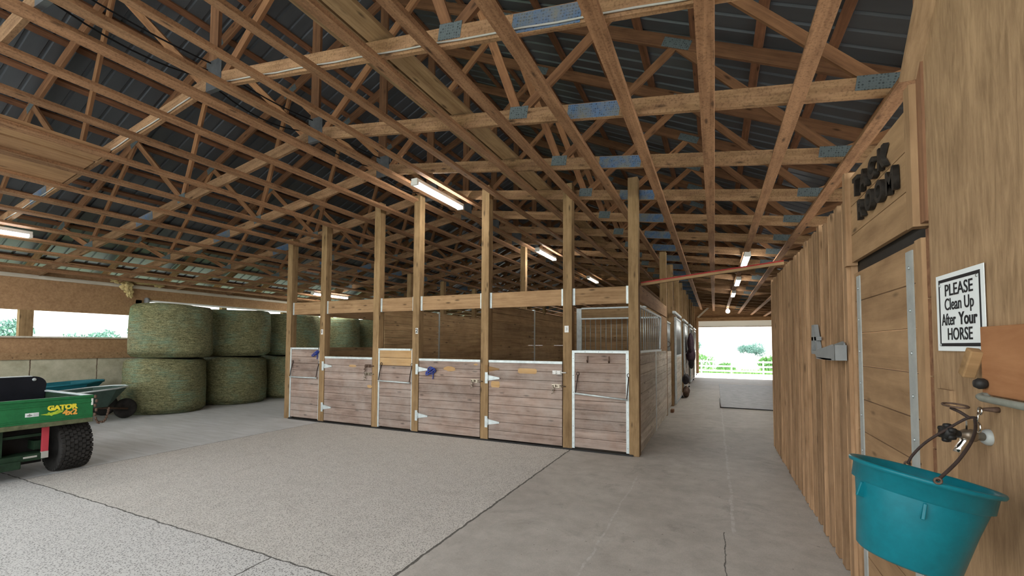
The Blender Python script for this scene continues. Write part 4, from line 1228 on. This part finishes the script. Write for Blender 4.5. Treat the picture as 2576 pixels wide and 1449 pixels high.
# eye, ring and snap
t = thing('tie_ring', 'iron eye with a flat dark ring on the plywood above the tap', 'tie ring', (.82, 1.93, 1.36))
MB().lathe([(.009, 0), (.009, .008), (.004, .045)], 10, tr(.82, 1.925, 1.350) @ Matrix.Rotation(-math.pi / 2, 4, 'Y')).obj('eye_plate', M['iron'], t)
MB().tube([(.765 - .028 + .028 * math.cos(a), 1.985 + .052 * math.sin(a), 1.352 + .002 * math.sin(a)) for a in [k * math.pi / 10 for k in range(20)]], .0035, 6, closed=True).obj('ring', M['iron'], t)
t = thing('snap_hook', 'bright nickel snap hook between the tie ring and the bucket handle', 'snap hook', (.775, 1.93, 1.31))
b = MB()
b.tube([(.772, 1.917 + .011 * math.cos(a), 1.345 + .011 * math.sin(a)) for a in [k * math.pi / 7 for k in range(14)]], .0032, 8, closed=True)
b.tube([(.772, 1.927, 1.340), (.768, 1.925, 1.305)], .0035, 8)
b.tube([(.766, 1.915 + .012 * math.cos(a), 1.292 + .015 * math.sin(a)) for a in [k * math.pi / 7 for k in range(14)]], .003, 8, closed=True)
b.obj('body', M['chrome'], t)
# teal bucket
nrm = Vector((.18993, .06985, .97931)).normalized()
ux = (Vector((1, 0, 0)) - nrm * nrm.x).normalized(); uy = nrm.cross(ux)
TB = Matrix((ux, uy, nrm)).transposed().to_4x4(); TB.translation = (.564, 1.74, 1.165)
t = thing('water_bucket', 'teal plastic bucket hanging tilted from the snap hook at the photo edge', 'bucket', (.564, 1.74, 1.165))
prof = [(.0, -.262), (.112, -.262), (.120, -.255), (.1385, -.13), (.1515, -.062), (.1515, -.060), (.1615, -.056), (.1635, -.012), (.175, -.009), (.1775, -.002), (.175, .003), (.168, .003), (.160, -.004), (.146, -.07), (.132, -.15), (.114, -.248), (.0, -.25)]
bd = MB().lathe(prof[1:-1], 56, TB).obj('body', M['teal'], t)
me = bd.data
b = MB().lathe([(.0, -.250), (.116, -.2501)], 40, TB, cap=False)
b.obj('bottom', M['teal'], t)
rb = MB()
for a in (math.radians(196), math.radians(258), math.radians(118)):
    T = TB @ Matrix.Rotation(a, 4, 'Z') @ tr(.150, 0, -.085) @ Matrix.Rotation(-.14, 4, 'Y')
    rb.box(-.012, .010, -.004, .004, -.024, .02, T, bev=.002)
rb.obj('side_ribs', M['teal'], t)
EA, EB = (.585, 1.912, 1.155), (.540, 1.566, 1.19)
for e, s in ((EA, 1), (EB, -1)):
    q = MB().tube([(e[0] + .0075 * math.cos(a), e[1] + s * .004, e[2] + .0075 * math.sin(a)) for a in [k * math.pi / 6 for k in range(12)]], .003, 6, closed=True).obj('bail_ear', M['iron'], t)
def smooth_path(P, n=6):
    P = [Vector(p) for p in P]; out = []
    for i in range(len(P) - 1):
        p0, p1, p2, p3 = P[max(i - 1, 0)], P[i], P[i + 1], P[min(i + 2, len(P) - 1)]
        for k in range(n):
            u = k / n
            out.append(.5 * ((2 * p1) + (p2 - p0) * u + (2 * p0 - 5 * p1 + 4 * p2 - p3) * u * u + (3 * p1 - p0 - 3 * p2 + p3) * u ** 3))
    out.append(P[-1]); return out
pa = [EA, (.60, 1.918, 1.185), (.64, 1.928, 1.231), (.70, 1.938, 1.279), (.745, 1.937, 1.315), (.762, 1.925, 1.322), (.752, 1.90, 1.318), (.72, 1.818, 1.302), (.66, 1.690, 1.282), (.60, 1.612, 1.238), EB]
MB().tube(smooth_path(pa), .0042, 8).obj('bail', M['rope'], t)
MB().tube([(.752, 1.93, 1.318), (.735, 1.95, 1.335), (.72, 1.97, 1.345)], .005, 8).obj('bail_tail', M['rope'], t)

# rubber mat in the aisle
tag(MB().box(.13, 3.0, 12.2, 19.5, 0, .018, bev=.004).obj('rubber_mat', M['mat']), 'large grey rubber mat on the aisle floor towards the bright doorway', 'mat')
q = MB()
q.tube([(.10, 12.175, .012), (3.0, 12.175, .012)], .012, 6); q.tube([(.11, 12.175, .012), (.11, 14.2, .012)], .009, 6)
tag(q.obj('mat_edging', M['black']), 'black raised edging along the near side of the aisle mat', 'mat edging')
# ------------------------------------------------------------------ outside
def bush_mesh(seed, n, leaf, mt, rx, ry, rz_):
    rnd = random.Random(seed); b = MB()
    lobes = [(rnd.uniform(-.6, .6), rnd.uniform(-.5, .5), rnd.uniform(.25, .85), rnd.uniform(.3, .5)) for _ in range(9)]
    for i in range(n):
        lx, ly, lz, lr = rnd.choice(lobes)
        d = Vector((rnd.gauss(0, 1), rnd.gauss(0, 1), rnd.gauss(0, 1))).normalized() * lr * (.6 + .4 * rnd.random())
        p = Vector(((lx + d.x) * rx, (ly + d.y) * ry, max(.02, (lz + d.z)) * rz_))
        R_ = Euler((rnd.uniform(0, 6), rnd.uniform(0, 6), rnd.uniform(0, 6))).to_matrix().to_4x4()
        s = leaf * rnd.uniform(.6, 1.3)
        b.add([(-s, -s * .5, 0), (s, -s * .5, .0), (s * 1.2, s * .5, s * .2), (-s * .8, s * .5, s * .2)], [(0, 1, 2, 3)], tr(*p) @ R_)
    return b.mesh('bush', mt)
BU = [bush_mesh(1, 3000, .09, M['leaf'], 2.2, 1.5, 1.9), bush_mesh(2, 3000, .09, M['leaf'], 2.6, 1.6, 1.6)]
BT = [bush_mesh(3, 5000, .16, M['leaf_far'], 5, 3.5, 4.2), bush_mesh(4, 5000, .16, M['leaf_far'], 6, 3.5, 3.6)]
for i, (x, y, s, k) in enumerate(((-1.9, 52, 1.2, 0), (1.2, 55, .8, 1), (4.9, 54, 1.0, 0), (8.2, 58, 1.0, 1))):
    q = link('bush', BU[k], None, tr(x, y, gz(y)) @ Matrix.Rotation(i * 1.1, 4, 'Z') @ Matrix.Scale(s, 4))
    tag(q, 'leafy green bush beyond the paddock fence, %s from the stall side of the doorway' % ORD[i], 'bush', 'bushes beyond the fence')
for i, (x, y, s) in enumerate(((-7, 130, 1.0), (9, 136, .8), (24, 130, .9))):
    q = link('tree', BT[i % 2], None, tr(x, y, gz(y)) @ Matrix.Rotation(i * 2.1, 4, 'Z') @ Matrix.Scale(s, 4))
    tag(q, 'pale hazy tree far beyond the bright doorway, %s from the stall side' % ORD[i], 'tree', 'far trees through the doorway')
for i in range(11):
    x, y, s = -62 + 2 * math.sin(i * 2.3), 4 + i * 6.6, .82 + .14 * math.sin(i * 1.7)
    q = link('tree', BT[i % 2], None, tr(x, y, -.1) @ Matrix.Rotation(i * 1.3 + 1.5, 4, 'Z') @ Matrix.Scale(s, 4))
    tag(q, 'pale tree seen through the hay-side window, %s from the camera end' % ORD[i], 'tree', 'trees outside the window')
t = thing('paddock_fence', 'white board fence across the paddock beyond the far doorway', 'fence', (1, 46, gz(46)))
for i in range(9):
    x = -9 + i * 2.6
    MB().box(x - .06, x + .06, 45.94, 46.06, gz(46), gz(46) + 1.35).obj('post', M['fence'], t)
for z in (.28, .72, 1.15): MB().box(-9.2, 12, 45.9, 45.94, gz(46) + z, gz(46) + z + .15).obj('rail', M['fence'], t)
o = MB()
rnd = random.Random(5)
for i in range(2600):
    x = rnd.uniform(-10, 13); y = rnd.uniform(46.3, 49.5); s = rnd.uniform(.25, .75); a = rnd.uniform(0, 6.28)
    c, d = math.cos(a) * .09, math.sin(a) * .09
    o.add([(x - c, y - d, gz(y)), (x + c, y + d, gz(y)), (x + c * .2 + d, y + d * .2, gz(y) + s)], [(0, 1, 2)])
g = o.obj('grass_verge', M['verge']); g['kind'] = 'stuff'; tag(g, 'strip of long grass growing behind the white fence', 'grass')
